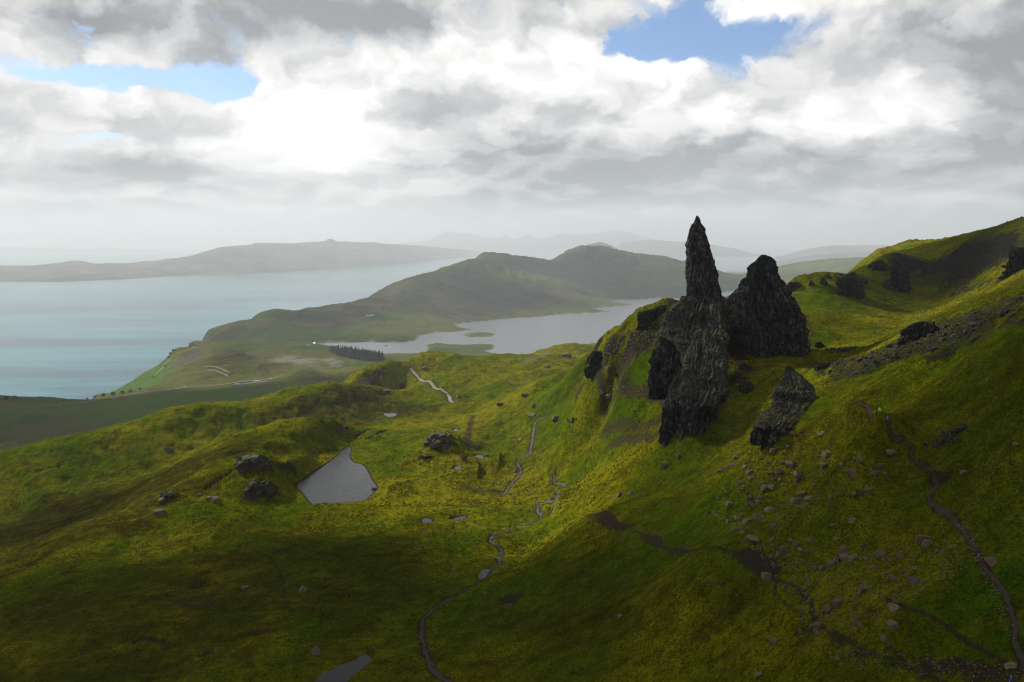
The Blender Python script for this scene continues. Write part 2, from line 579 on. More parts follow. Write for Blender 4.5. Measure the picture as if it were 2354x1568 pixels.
def bicubic(Z, fu, fv):
    """Catmull-Rom, fu and fv fractional indices (1-D each)"""
    def w(t):
        return np.stack([-.5 * t + t * t - .5 * t ** 3, 1 - 2.5 * t * t + 1.5 * t ** 3, .5 * t + 2 * t * t - 1.5 * t ** 3, -.5 * t * t + .5 * t ** 3])
    def ap(Z, f):
        i = np.clip(np.floor(f).astype(int), 0, Z.shape[0] - 2); t = f - i
        W = w(t); r = 0
        for k in range(4):
            r = r + W[k][:, None] * Z[np.clip(i + k - 1, 0, Z.shape[0] - 1)]
        return r
    return ap(ap(Z, fv).T, fu).T


ZB = bicubic(ZC, np.interp(U, uc, np.arange(len(uc))), (LY - vc[0]) / (vc[1] - vc[0]))
YY = np.exp(LY)[:, None] * np.ones((1, NC))
XX = YY * U[None, :]


def ray_hit(x, y, Z=None, start=70.0, y_min=None):
    """where the ground is met along the sight line of a pixel; returns X, Y, z"""
    Z = TZ if Z is None else Z
    u, s = uz(x, y)
    f = min(float(np.interp(u, U, np.arange(NC))), NC - 1.001)
    i = int(f); t = f - i
    col = Z[:, i] * (1 - t) + Z[:, i + 1] * t
    Ys = np.exp(LY)
    g = col - (CAM_Z + s * Ys)
    ok = np.nonzero((g > 0) & (Ys > (y_min or start)))[0]
    if len(ok) == 0:
        return None
    k = ok[0]
    if k == 0 or g[k - 1] > 0:
        Yh = Ys[k]
    else:
        q = g[k - 1] / (g[k - 1] - g[k]); Yh = Ys[k - 1] + (Ys[k] - Ys[k - 1]) * q
    return u * Yh, Yh, CAM_Z + s * Yh


def height(X, Y):
    X = np.atleast_1d(np.asarray(X, float)); Y = np.atleast_1d(np.asarray(Y, float))
    fu = np.clip(np.interp(X / Y, U, np.arange(NC)), 0, NC - 1.001)
    fr = np.clip(np.interp(np.log(Y), LY, np.arange(NR)), 0, NR - 1.001)
    i = fu.astype(int); j = fr.astype(int); a = fu - i; b = fr - j
    return (TZ[j, i] * (1 - a) + TZ[j, i + 1] * a) * (1 - b) + (TZ[j + 1, i] * (1 - a) + TZ[j + 1, i + 1] * a) * b


def smooth_poly(pts, closed=False, sub=6):
    pts = [np.array(p, float) for p in pts]
    m = len(pts); out = []
    rng = range(m if closed else m - 1)
    for i in rng:
        g = (lambda k: pts[k % m]) if closed else (lambda k: pts[min(max(k, 0), m - 1)])
        p0, p1, p2, p3 = g(i - 1), g(i), g(i + 1), g(i + 2)
        for k in range(sub):
            t = k / sub
            out.append(0.5 * (2 * p1 + (p2 - p0) * t + (2 * p0 - 5 * p1 + 4 * p2 - p3) * t * t + (3 * p1 - p0 - 3 * p2 + p3) * t ** 3))
    if not closed:
        out.append(pts[-1])
    return np.array(out)


def seg_dist(X, Y, poly, closed=False):
    """distance of points to a polyline (flat)"""
    best = np.full(X.shape, 1e12)
    m = len(poly)
    for i in range(m if closed else m - 1):
        a = poly[i]; b = poly[(i + 1) % m]
        dx, dy = b[0] - a[0], b[1] - a[1]
        L = dx * dx + dy * dy + 1e-9
        t = np.clip(((X - a[0]) * dx + (Y - a[1]) * dy) / L, 0, 1)
        d = (X - a[0] - t * dx) ** 2 + (Y - a[1] - t * dy) ** 2
        np.minimum(best, d, out=best)
    return np.sqrt(best)


def inside(X, Y, poly):
    r = np.zeros(X.shape, bool)
    m = len(poly)
    for i in range(m):
        x1, y1 = poly[i][:2]; x2, y2 = poly[(i + 1) % m][:2]
        if y1 == y2:
            continue
        c = ((y1 > Y) != (y2 > Y)) & (X < (x2 - x1) * (Y - y1) / (y2 - y1) + x1)
        r ^= c
    return r


def level_poly(pts, z):
    """pixels of a water's edge -> world, on the level z"""
    out = []
    for x, y in pts:
        u, s = uz(x, y)
        Y = (z - CAM_Z) / s
        out.append((u * Y, Y))
    return out


# relief below the survey's spacing
near = 1 - sstep(YY, 900, 1500)
TZ = ZB.copy()
amp = np.clip(YY / 400.0, 0.45, 1.6)
calm = 1 - 0.65 * np.exp(-((XX / YY - 0.24) / 0.15) ** 2 - (np.log(YY / 345.0) / 0.22) ** 2)
calm *= 1 - 0.7 * np.exp(-((XX / YY - 0.60) / 0.18) ** 2 - (np.log(YY / 480.0) / 0.25) ** 2)
gully = ridged(XX * 0.9 + 0.35 * YY, YY * 0.9 - 0.3 * XX, 34, 3, 0.5, 23)
hum = fbm(XX, YY, 3.6, 3, 0.55, 37)
TZ += near * amp * (1.5 * fbm(XX, YY, 46, 3, 0.5, 11) + 1.35 * (gully - 0.4) * 0.7 + 0.70 * ridged(XX, YY * 0.8, 11, 3, 0.5, 29) * 0.5 + 0.27 * hum + 0.12 * np.abs(hum)) * calm
farm = 1 - near
land = sstep(TZ, 0, 40)
TZ += farm * land * (9 * fbm(XX, YY, 420, 4, 0.5, 51) + 11 * (ridged(XX * 1.2, YY * 0.7, 210, 4, 0.55, 61) - 0.5) * sstep(TZ, 145, 280) + 1.2 * fbm(XX, YY, 40, 2, 0.5, 71))


def knoll(view, x, y, hgt, rad, back=0.5):
    (q,) = vw(view, [(x, y)])
    h = ray_hit(*q)
    d2 = ((XX - h[0]) ** 2 + (YY - h[1] - back * rad) ** 2) / (rad * rad)
    sel = d2 < 6
    TZ[sel] += hgt * np.exp(-d2[sel] ** 1.2) * (1 + 0.35 * fbm(XX[sel], YY[sel], rad * 0.5, 3, 0.5, 301))


for a_ in [(5, 1340, 455, 5.0, 13), (5, 1375, 575, 4.0, 11), (4, 700, 185, 6.0, 15), (4, 605, 270, 2.5, 8), (4, 125, 88, 2.5, 9), (5, 890, 600, 2.5, 9), (4, 410, 470, 2.0, 10), (7, 560, 1090, 6.0, 30), (7, 900, 960, 5.0, 30), (4, 1480, 60, 3.0, 14)]:
    knoll(*a_)
LOCH_Z = 135.0
TARN_Z = 368.5
LOCH = level_poly([(728, 789)] + vw(7, [(560, 832), (700, 838), (850, 830), (885, 790), (1000, 768), (1130, 765), (1240, 750), (1160, 737), (1115, 712), (1300, 696), (1500, 675), (1650, 668), (1800, 650), (2000, 640), (2170, 632), (2100, 620), (2040, 611), (2120, 600), (2310, 588), (2290, 580), (2190, 567), (2000, 550), (2200, 547), (2354, 547)])
                  + [(1520, 684), (1600, 688), (1640, 700), (1560, 740), (1450, 790), (1330, 806), (1228, 818)] + vw(7, [(1450, 920), (1380, 910), (1320, 893), (1385, 880), (1380, 850), (1290, 842), (1190, 850), (1090, 850), (1000, 838), (920, 853), (930, 880), (905, 905), (870, 940), (760, 950), (650, 950), (600, 930), (500, 915), (400, 893), (340, 882), (350, 872), (290, 862)]), LOCH_Z)
LOCH2 = level_poly([(1640, 676), (1668, 670), (1690, 667), (1700, 670), (1694, 679), (1670, 684), (1640, 684)], LOCH_Z)
LOCH3 = level_poly([(1660, 652), (1690, 648), (1712, 649), (1706, 655), (1680, 654)], LOCH_Z)
TARN = smooth_poly(level_poly([(795, 1029), (806, 1030), (803, 1050), (812, 1063), (832, 1068), (845, 1085), (855, 1105), (866, 1120), (860, 1131), (850, 1139), (838, 1149), (820, 1153), (780, 1155), (735, 1157), (720, 1159), (708, 1147), (695, 1131), (681, 1117), (691, 1108), (712, 1093), (735, 1078), (760, 1060), (780, 1044)], TARN_Z), True, 4)
ISLET = level_poly(vw(7, [(1165, 790), (1200, 774), (1280, 768), (1360, 770), (1395, 780), (1370, 795), (1280, 802), (1200, 800)]), LOCH_Z)
ISLET2 = level_poly(vw(7, [(628, 858), (645, 852), (662, 850), (680, 856), (670, 862), (645, 864)]), LOCH_Z)


def fit_water(poly, level, reach, bank, bed, rim=0.0, over=0.0):
    reach_ = reach
    reach = max(reach, over)
    """carve a basin: shore exactly on the outline, bank rising away from it"""
    p = np.array(poly)
    sel = (XX > p[:, 0].min() - reach) & (XX < p[:, 0].max() + reach) & (YY > p[:, 1].min() - reach) & (YY < p[:, 1].max() + reach)
    X = XX[sel]; Y = YY[sel]; z = TZ[sel]
    d = seg_dist(X, Y, poly, True); ins = inside(X, Y, poly)
    k = 1 - sstep(d, 0, reach_)
    zo = np.maximum(z, level + np.minimum(d, reach_) * bank) if not rim else np.where(d < reach_, np.maximum(z, level + d * bank), z)
    zo = zo * (1 - k) + k * np.minimum(zo, level + d * bank * 2.5 + 0.02)
    if rim:
        zo = np.maximum(zo, level + np.minimum(d * bank, 1.2) - np.maximum(0, d - rim) * 0.14)
    TZ[sel] = np.where(ins, level - np.minimum(d * bed, bed * 60) - 0.05, zo)


fit_water(LOCH, LOCH_Z, 90.0, 0.05, 0.08)
fit_water(LOCH2, LOCH_Z, 60.0, 0.05, 0.08)
fit_water(LOCH3, LOCH_Z, 60.0, 0.05, 0.08)
for isl, hh in ((ISLET, 5.0), (ISLET2, 3.5)):
    p = np.array(isl)
    sel = (XX > p[:, 0].min() - 5) & (XX < p[:, 0].max() + 5) & (YY > p[:, 1].min() - 5) & (YY < p[:, 1].max() + 5)
    dd = seg_dist(XX[sel], YY[sel], isl, True); ii = inside(XX[sel], YY[sel], isl)
    TZ[sel] = np.where(ii, LOCH_Z + 0.3 + np.minimum(dd * 0.15, hh), TZ[sel])
fit_water(TARN, TARN_Z, 10.0, 0.12, 0.25, 16.0, 70.0)

POOLS = []
for nm, k, pts in [('moor pool on the dark slope left of the path', 4, [(600, 618), (612, 606), (640, 605), (662, 617), (645, 630), (612, 631)]), ('small pool at a bend of the muddy path', 4, [(782, 892), (800, 881), (836, 879), (830, 893), (800, 908), (784, 904)]),
                   ('flooded stretch of the muddy path', 4, [(930, 968), (940, 930), (960, 908), (1000, 905), (985, 930), (962, 972), (940, 976)]), ('bright little pool beside the stony track', 4, [(908, 240), (930, 230), (958, 236), (962, 248), (945, 254), (925, 246)]),
                   ('tiny pool behind the big outcrop', 4, [(785, 82), (800, 75), (816, 80), (808, 90), (790, 90)]), ('small dark-edged pool below the stony track', 4, [(790, 306), (810, 297), (832, 300), (826, 312), (802, 316)]),
                   ('wet hollow behind the yellow ridge', 7, [(640, 1312), (690, 1304), (730, 1308), (715, 1328), (670, 1334)]), ('shallow peat pond at the bottom edge', 4, [(-20, 1540), (60, 1500), (130, 1465), (210, 1440), (230, 1412), (280, 1408), (300, 1440), (250, 1490), (200, 1530), (120, 1600), (0, 1610)]),
                   ('sliver of water on the dark moor', 4, [(772, 612), (800, 600), (860, 590), (850, 604), (800, 616)])]:
    pp = vw(k, pts)
    cx_ = sum(p[0] for p in pp) / len(pp); cy_ = sum(p[1] for p in pp) / len(pp)
    lv = ray_hit(cx_, cy_)[2] - 0.25
    poly = smooth_poly(level_poly(pp, lv), True, 3)
    fit_water(poly, lv, 2.5, 0.12, 0.2, 3.0, 10.0)
    POOLS.append((poly, lv, nm))

# ---- masks on the ground (fields over the land, in metres)
ROCK = np.zeros_like(TZ); DIRT = np.zeros_like(TZ); LUSH = np.zeros_like(TZ); HEATH_SHADE = np.zeros_like(TZ); PALE = np.zeros_like(TZ)


def world_line(pts, sub=5):
    out = [ray_hit(x, y) for x, y in pts]
    return smooth_poly([o[:2] for o in out if o], False, sub)


def stroke(mask, pts, width, soft=0.5, strength=1.0, carve=0.0, wob=0.35, world=False):
    poly = pts if world else world_line(pts)
    m = width * 3 + 2
    sel = (XX > poly[:, 0].min() - m) & (XX < poly[:, 0].max() + m) & (YY > poly[:, 1].min() - m) & (YY < poly[:, 1].max() + m)
    if not sel.any():
        return poly
    X = XX[sel]; Y = YY[sel]
    d = seg_dist(X, Y, poly)
    w = width * (1 + wob * fbm(X, Y, max(width * 3.0, 2.0), 3, 0.6, 91))
    k = (1 - sstep(d, w * (1 - soft), w * (1 + soft))) * strength
    mask[sel] = np.maximum(mask[sel], k)
    if carve:
        TZ[sel] -= carve * k
    return poly


def patch(mask, pts, strength=1.0, soft=6.0, wob=0.6, wl=14.0, rough=0.0, bump_wl=8.0):
    poly = [ray_hit(x, y) for x, y in pts]
    poly = [o[:2] for o in poly if o]
    p = np.array(poly); m = soft * 2
    sel = (XX > p[:, 0].min() - m) & (XX < p[:, 0].max() + m) & (YY > p[:, 1].min() - m) & (YY < p[:, 1].max() + m)
    X = XX[sel]; Y = YY[sel]
    d = seg_dist(X, Y, poly, True) * np.where(inside(X, Y, poly), 1, -1)
    d = d + wob * soft * 1.6 * fbm(X, Y, wl, 4, 0.6, 97)
    k = sstep(d, -soft, soft) * strength
    mask[sel] = np.maximum(mask[sel], k)
    if rough:
        TZ[sel] += rough * k * (ridged(X, Y, bump_wl, 4, 0.55, 101) * 0.5 + 0.2)


# bare rock and scree
patch(ROCK, vw(2, [(930, 430), (1100, 410), (1500, 400), (1650, 290), (1850, 250), (2150, 190), (2150, 480), (1950, 530), (1650, 650), (1430, 715), (1250, 640), (1130, 620), (1000, 520)]), 1.0, 8, 0.4, 30, 2.2, 18)
patch(ROCK, vw(1, [(120, 950), (270, 830), (420, 740), (560, 720), (560, 860), (430, 930), (300, 1010), (180, 1080), (80, 1030)]), 0.8, 5, 0.6, 18, 0.8, 7)
patch(DIRT, vw(1, [(430, 860), (560, 760), (520, 860), (330, 1040), (190, 1060)]), 0.9, 4)
patch(DIRT, vw(1, [(960, 640), (1010, 640), (1010, 760), (1060, 860), (1120, 960), (1120, 1080), (1000, 1000), (965, 850)]), 0.95, 3)
patch(DIRT, vw(1, [(1465, 690), (1530, 830), (1530, 900), (1480, 920)]), 0.8, 4)
patch(ROCK, vw(1, [(560, 690), (700, 620), (960, 620), (970, 900), (960, 1300), (740, 1300), (690, 1050), (740, 960), (520, 980), (560, 850)]), 0.9, 4, 0.6, 14, 0.6, 9)
# boulder run from the right rock up to the right-hand crags
patch(ROCK, vw(2, [(350, 1310), (560, 1280), (800, 1230), (1050, 1120), (1300, 1000), (1700, 860), (2091, 720), (2091, 900), (1700, 1130), (1420, 1250), (1000, 1300), (800, 1400), (560, 1450), (420, 1400)]), 0.75, 5, 0.8, 14, 1.6, 6)
patch(ROCK, vw(2, [(470, 1180), (740, 1150), (700, 1210), (500, 1220)]), 0.7, 3, 0.6, 8, 0.8, 4)
patch(ROCK, vw(2, [(1480, 690), (1750, 640), (1950, 540), (2091, 500), (2091, 560), (1750, 690), (1500, 770)]), 0.6, 4, 0.8, 10, 1.0, 5)
patch(DIRT, vw(2, [(1340, 1250), (1800, 1080), (2091, 950), (2091, 850), (1700, 1050), (1500, 1180)]), 0.7, 4)
# bare patches on the moor
patch(DIRT, vw(7, [(450, 1120), (520, 1050), (600, 1010), (660, 1020), (600, 1100), (500, 1130)]), 0.9, 5)
patch(PALE, vw(7, [(460, 1110), (520, 1060), (580, 1020), (630, 1040), (580, 1100), (500, 1120)]), 0.7, 5)
patch(PALE, vw(7, [(1540, 960), (1700, 910), (1800, 890), (1700, 950), (1560, 990)]), 0.6, 6)
patch(DIRT, vw(4, [(820, 140), (960, 140), (990, 180), (900, 200), (840, 170)]), 0.7, 3)
patch(DIRT, vw(5, [(900, 1150), (1000, 1110), (1150, 1090), (1200, 1130), (1090, 1190), (950, 1200)]), 0.55, 3)
patch(DIRT, vw(3, [(530, 800), (640, 790), (760, 850), (850, 900), (820, 940), (730, 930), (620, 860)]), 1.0, 1.2)
patch(DIRT, vw(3, [(0, 690), (130, 740), (270, 770), (350, 760), (330, 800), (180, 820), (60, 760)]), 1.0, 1.6)
patch(DIRT, vw(4, [(1030, 1080), (1110, 1040), (1210, 1050), (1150, 1100), (1060, 1110)]), 0.8, 1.5)
patch(DIRT, vw(4, [(1560, 590), (1640, 570), (1760, 620), (1850, 650), (1800, 670), (1660, 650)]), 1.0, 2.0)
patch(DIRT, vw(5, [(1240, 600), (1300, 540), (1380, 500), (1460, 540), (1480, 590), (1400, 620), (1300, 615)]), 0.8, 3)
patch(DIRT, vw(5, [(1400, 470), (1480, 410), (1580, 440), (1600, 460), (1500, 470)]), 0.8, 3)
patch(DIRT, vw(3, [(940, 1270), (1100, 1240), (1250, 1300), (1400, 1390), (1600, 1390), (1900, 1420), (2200, 1470), (2262, 1560), (1800, 1568), (1500, 1460), (1250, 1400), (1050, 1330)]), 0.75, 2.0, 0.9, 6)
patch(ROCK, vw(3, [(600, 690), (760, 740), (940, 830), (1200, 860), (1500, 800), (1900, 700), (1980, 820), (1650, 1000), (1500, 1080), (1200, 1150), (980, 1100), (820, 960), (680, 830)]), 0.28, 3, 1.0, 6, 0.3, 3)
# lush and heathery stretches, and a hollow with its shade painted in
for c, s in [([(1250, 880), (1480, 860), (1500, 980), (1330, 1060), (1220, 990)], .8), ([(1480, 1010), (1640, 960), (1700, 1060), (1560, 1180), (1430, 1150)], .7), ([(1500, 1240), (1700, 1180), (1900, 1160), (1850, 1280), (1650, 1250)], .6),
             ([(2150, 1400), (2330, 1350), (2350, 1500), (2250, 1540)], 1.0), ([(1230, 1280), (1450, 1270), (1500, 1330), (1300, 1370)], .7), ([(820, 660 + 400), (900, 1040), (960, 1010), (900, 1090)], .7), ([(560, 905), (640, 880), (560, 900 + 60), (430, 990)], .3),
             ([(1830, 690), (1950, 650), (2020, 640), (2000, 720), (1880, 760)], .6), ([(960, 1480), (1100, 1500), (1300, 1540), (1000, 1560)], .5)]:
    patch(LUSH, c, s, 12, 1.0, 30)
for c, s in [([(0, 1200), (300, 1110), (500, 1020), (620, 1000), (450, 1120), (230, 1220), (0, 1320)], .95), ([(0, 1400), (500, 1250), (700, 1330), (600, 1568), (0, 1568)], .6), ([(650, 1230), (1000, 1220), (960, 1400), (700, 1500)], .55),  # first outline: shade of the hollow put into the ground colour
             ([(560, 960), (900, 905), (1010, 935), (900, 960), (700, 975)], .9), ([(1100, 1440), (1400, 1380), (1680, 1380), (1500, 1480), (1200, 1500)], .6), ([(1900, 1000), (2200, 900), (2353, 1000), (2200, 1150), (1950, 1130)], .35), ([(1500, 1330), (1750, 1380), (1700, 1450), (1450, 1420)], .4)]:
    patch(HEATH_SHADE, c, s, 14, 1.0, 40)

# paths: worn strips cut slightly into the turf
PATHS = {}
PATHS['a'] = stroke(DIRT, vw(4, [(1380, 345), (1385, 400), (1440, 415), (1400, 460), (1350, 500), (1290, 515), (1285, 560), (1300, 592), (1230, 632), (1160, 642), (1090, 680), (1020, 702), (1003, 740), (1055, 770), (1072, 800), (1050, 840), (1065, 872), (1000, 910), (940, 972), (870, 1012), (760, 1075), (660, 1140), (605, 1200), (600, 1290), (620, 1380), (645, 1450), (690, 1520), (770, 1568), (860, 1640)]), 1.3, 0.8, 0.95, 0.3)
PATHS['b'] = stroke(DIRT, vw(0, [(1965, 928)]) + vw(3, [(1360, 0), (1470, 75), (1560, 130), (1610, 190), (1600, 235), (1690, 300), (1745, 350), (1735, 430), (1700, 495), (1745, 540), (1840, 600), (1900, 670), (1960, 760), (2010, 850), (2060, 930), (2130, 1000), (2170, 1100), (2200, 1200), (2210, 1300), (2230, 1400), (2262, 1450), (2300, 1560)]), 0.6, 0.9, 0.85, 0.15)
PATHS['c'] = stroke(DIRT, vw(3, [(-60, 670), (0, 690), (80, 740), (180, 790), (270, 790), (350, 780), (480, 780), (560, 800), (640, 850), (740, 930), (820, 970), (920, 1010), (1000, 1080), (1020, 1170), (1050, 1230), (1200, 1300), (1330, 1380), (1500, 1440), (1700, 1520), (1850, 1600)]), 0.55, 0.9, 0.75, 0.2)
PATHS['d'] = stroke(DIRT, vw(3, [(1450, 1080), (1580, 1130), (1750, 1200), (1870, 1290), (2000, 1370), (2150, 1450), (2300, 1500)]), 0.45, 0.9, 0.85, 0.15)
PATHS['e'] = stroke(DIRT, vw(7, [(815, 1005), (870, 1065), (940, 1095), (985, 1140), (1060, 1170), (1080, 1205), (1100, 1240)]), 2.4, 0.4, 1.0, 0.3)
PATHS['f'] = stroke(DIRT, vw(4, [(1340, 0), (1270, 35), (1255, 110), (1245, 180), (1230, 225), (1165, 270), (1185, 330), (1150, 375), (1110, 420), (1075, 470)]), 2.0, 0.8, 0.85, 0.2)
stroke(PALE, vw(4, [(1310, 205), (1240, 225), (1150, 240), (1040, 246)]), 1.0, 0.9, 0.6)
stroke(PALE, vw(4, [(890, 0), (890, 60), (870, 110), (860, 150), (930, 155)]), 1.2, 0.9, 0.5)
stroke(DIRT, vw(4, [(900, 0), (885, 70), (865, 150), (940, 150)]), 2.5, 0.8, 0.7)
stroke(PALE, vw(4, [(850, 410), (900, 430), (960, 440)]), 1.2, 0.8, 0.5)
stroke(DIRT, vw(4, [(850, 415), (960, 445), (1040, 440), (1090, 460)]), 2.4, 0.8, 0.7)
stroke(PALE, vw(4, [(1440, 420), (1400, 470), (1390, 530), (1360, 590)]), 1.3, 0.8, 0.6)
stroke(DIRT, vw(1, [(0, 1220), (170, 1190), (330, 1190), (480, 1210), (570, 1240)]), 1.6, 0.9, 0.8)
stroke(DIRT, vw(1, [(170, 1460), (400, 1440), (560, 1380), (720, 1310)]), 2.0, 0.9, 0.7)
stroke(DIRT, vw(1, [(200, 1568), (450, 1500), (640, 1420), (730, 1340)]), 2.6, 0.9, 0.7)
# small faint trails in the grass
stroke(LUSH, vw(4, [(370, 640), (370, 700), (440, 780), (460, 850), (460, 880)]), 0.8, 0.8, 0.7)
stroke(DIRT, vw(3, [(800, 980), (800, 1050), (870, 1120), (950, 1180)]), 0.5, 0.7, 0.6)
stroke(DIRT, vw(5, [(1360, 880), (1440, 930), (1480, 1010), (1500, 1130), (1530, 1200)]), 0.9, 0.8, 0.6, 0.4)
# cut peat banks
for pl in [vw(5, [(710, 1350), (760, 1330), (800, 1335), (860, 1345)]), vw(5, [(1060, 1420), (1100, 1410)]), vw(5, [(1010, 1070), (1130, 1045)]), vw(5, [(130, 470), (200, 455), (310, 432)]), vw(5, [(300, 1000), (400, 985)]), vw(3, [(1740, 350), (1800, 350)]), vw(5, [(1090, 545), (1160, 490), (1240, 440)]), vw(4, [(210, 120), (260, 90), (330, 80)]), vw(4, [(280, 130), (340, 100), (400, 80)])]:
    stroke(DIRT, pl, 1.1, 0.5, 0.95, 1.3)
# coastal slope
stroke(ROCK, vw(6, [(1290, 1090), (1340, 1050), (1400, 1040)]), 26, 0.6, 0.9)
stroke(ROCK, vw(6, [(1400, 1020), (1420, 1000), (1500, 995)]), 10, 0.6, 0.8)
patch(HEATH_SHADE, vw(6, [(1580, 1060), (1650, 985), (1760, 985), (1900, 1020), (1880, 1060), (1700, 1070)]), 1.0, 20, 0.5, 80)
patch(LUSH, vw(6, [(800, 1295), (1100, 1130), (1240, 1050), (1300, 1100), (1200, 1180), (1000, 1270)]), 1.0, 25, 0.4, 100)
patch(LUSH, vw(6, [(300, 1410), (900, 1330), (1500, 1270), (2000, 1220), (2300, 1190), (1900, 1300), (1400, 1420), (800, 1480), (0, 1520), (0, 1420)]), 0.85, 70, 0.8, 200)
patch(PALE, vw(6, [(1980, 1050), (2150, 1020), (2354, 1040), (2354, 1100), (2200, 1090)]), 0.6, 25, 0.8, 60)
patch(PALE, vw(7, [(190, 950), (300, 940), (390, 965), (330, 1000), (240, 975)]), 0.6, 20, 0.8, 60)
patch(HEATH_SHADE, vw(7, [(0, 690), (400, 560), (760, 470), (1150, 340), (1400, 270), (1700, 290), (2000, 215), (2354, 260), (2354, 540), (1900, 540), (1500, 660), (1150, 700), (900, 640), (600, 620), (300, 740), (0, 780)]), 0.9, 90, 0.6, 500)  # far hill darkened by colour, standing in for cloud shade
LUSH_LIT_FAR = [vw(7, [(1400, 360), (1600, 370), (1780, 375), (1900, 430), (1750, 440), (1550, 400)]), vw(7, [(850, 690), (950, 690), (930, 740), (860, 740)])]  # first outline: sunlit patch of the far hill, painted in
for p_ in LUSH_LIT_FAR:
    patch(LUSH, p_, 0.9, 60, 0.5, 300)
HEATH_SHADE -= 0.85 * (lambda m: (patch(m, vw(7, [(1230, 420), (1400, 350), (1800, 375), (1900, 440), (1700, 460), (1400, 450)]), 1.0, 90, 0.6, 300), m)[1])(np.zeros_like(TZ))  # leaves the lit patch out of the painted shade
HEATH_SHADE = np.clip(HEATH_SHADE, 0, 1)
# shingle round the loch
for pl in (LOCH, ISLET, ISLET2):
    d_ = np.full_like(TZ, 1e9)
    sel = (YY > 2000) & (YY < 6500)
    d_[sel] = seg_dist(XX[sel], YY[sel], pl, True)
    PALE = np.maximum(PALE, (1 - sstep(d_, 4, 11)) * 0.9 * (YY > 2000))

d_ = np.full_like(TZ, 1e9)
sel = (YY > 340) & (YY < 560) & (np.abs(XX) < 200)
for pl in [TARN] + [p_[0] for p_ in POOLS]:
    d_[sel] = np.minimum(d_[sel], seg_dist(XX[sel], YY[sel], pl, True))
DIRT = np.maximum(DIRT, (1 - sstep(d_, 0.5, 1.9)) * 0.9)
# fine roughness of rocky ground
rk = ROCK * near
TZ += rk * 0.7 * ridged(XX, YY, 2.6, 3, 0.6, 131) * np.clip(YY / 400, 0.3, 1.2)

# ------------------------------------------------------------------ materials
def grass_material():
    m, T = material('moor_grass')
    p = T.pos()
    a = T.noise(p, 0.011, 4.0, 0.55)
    b = T.noise(p, 0.045, 5.0, 0.6, 0.4)
    st = T.noise(T.v('MULTIPLY', p, (0.5, 1.0, 0.5)), 0.16, 5.0, 0.62, 0.6)
    c = T.noise(p, 0.55, 6.0, 0.68)
    f = T.noise(p, 1.9, 3.0, 0.7)
    tone = T.add(T.mul(a, 0.5), T.mul(b, 0.5))
    col = T.mix(T.ss(tone, 0.38, 0.60), (0.042, 0.066, 0.0018), (0.112, 0.108, 0.0032))
    col = T.mix(T.ss(T.add(T.mul(b, 0.4), T.mul(st, 0.6)), 0.50, 0.68), col, (0.040, 0.031, 0.005))
    col = T.mix(T.mul(T.ss(c, 0.48, 0.70), 0.65), col, (0.016, 0.016, 0.003))
    col = T.mix(T.mul(T.attr('lush'), T.ss(b, 0.25, 0.55, 0.45, 1.0)), col, (0.030, 0.056, 0.0018))
    col = T.mix(T.mul(T.attr('heath_shade'), T.ss(st, 0.3, 0.6, 0.35, 1.0)), col, (0.024, 0.019, 0.004))
    c2 = T.noise(p, 0.21, 8.0, 0.78)
    grain = T.mul(T.ss(f, 0.25, 0.75, 0.45, 1.55), T.ss(c2, 0.30, 0.70, 0.55, 1.45))
    sc = T.node('ShaderNodeVectorMath', operation='SCALE')
    T.put(sc.inputs[0], col); T.put(sc.inputs['Scale'], grain)
    col = sc.outputs[0]
    # bare soil, gravel, rock
    e = T.sub(T.noise(p, 0.8, 5.0, 0.65), 0.5)
    dk = T.ss(T.add(T.attr('dirt'), T.mul(e, 1.3)), 0.30, 0.80)
    soil = T.mix(T.noise(p, 2.5, 4.0, 0.7), (0.014, 0.0105, 0.0075), (0.052, 0.040, 0.028))
    col = T.mix(dk, col, soil)
    pk = T.ss(T.add(T.attr('pale'), T.mul(e, 1.0)), 0.42, 0.75)
    col = T.mix(pk, col, T.mix(f, (0.05, 0.045, 0.038), (0.17, 0.155, 0.135)))
    rn = T.noise(p, 0.35, 6.0, 0.65, 0.5)
    rkm = T.ss(T.add(T.attr('rock'), T.mul(T.sub(rn, 0.5), 1.3)), 0.42, 0.62)
    steep = T.m('MAXIMUM', T.ss(T.nz(), 0.55, 0.85, 1.0, 0.55), T.ss(T.attr('rock'), 0.82, 0.95))
    rcol = T.mix(T.ss(T.noise(p, 1.3, 6.0, 0.7), 0.45, 0.75), (0.012, 0.011, 0.011), (0.085, 0.080, 0.078))
    rcol = T.mix(T.mul(T.ss(T.noise(p, 0.25, 4.0, 0.6), 0.5, 0.62), 0.6), rcol, (0.034, 0.038, 0.005))
    col = T.mix(T.mul(rkm, steep), col, rcol)
    hgt = T.add(T.mul(c, 0.75), T.mul(f, 0.42), T.mul(rkm, T.mul(T.noise(p, 1.0, 5.0, 0.7), 1.2)), T.mul(dk, -0.25))
    nrm = T.bump(T.add(hgt, T.mul(c2, 0.7)), 0.9, 1.5)
    T.out(T.bsdf(col, 1.0, nrm, 0.0))
    return m


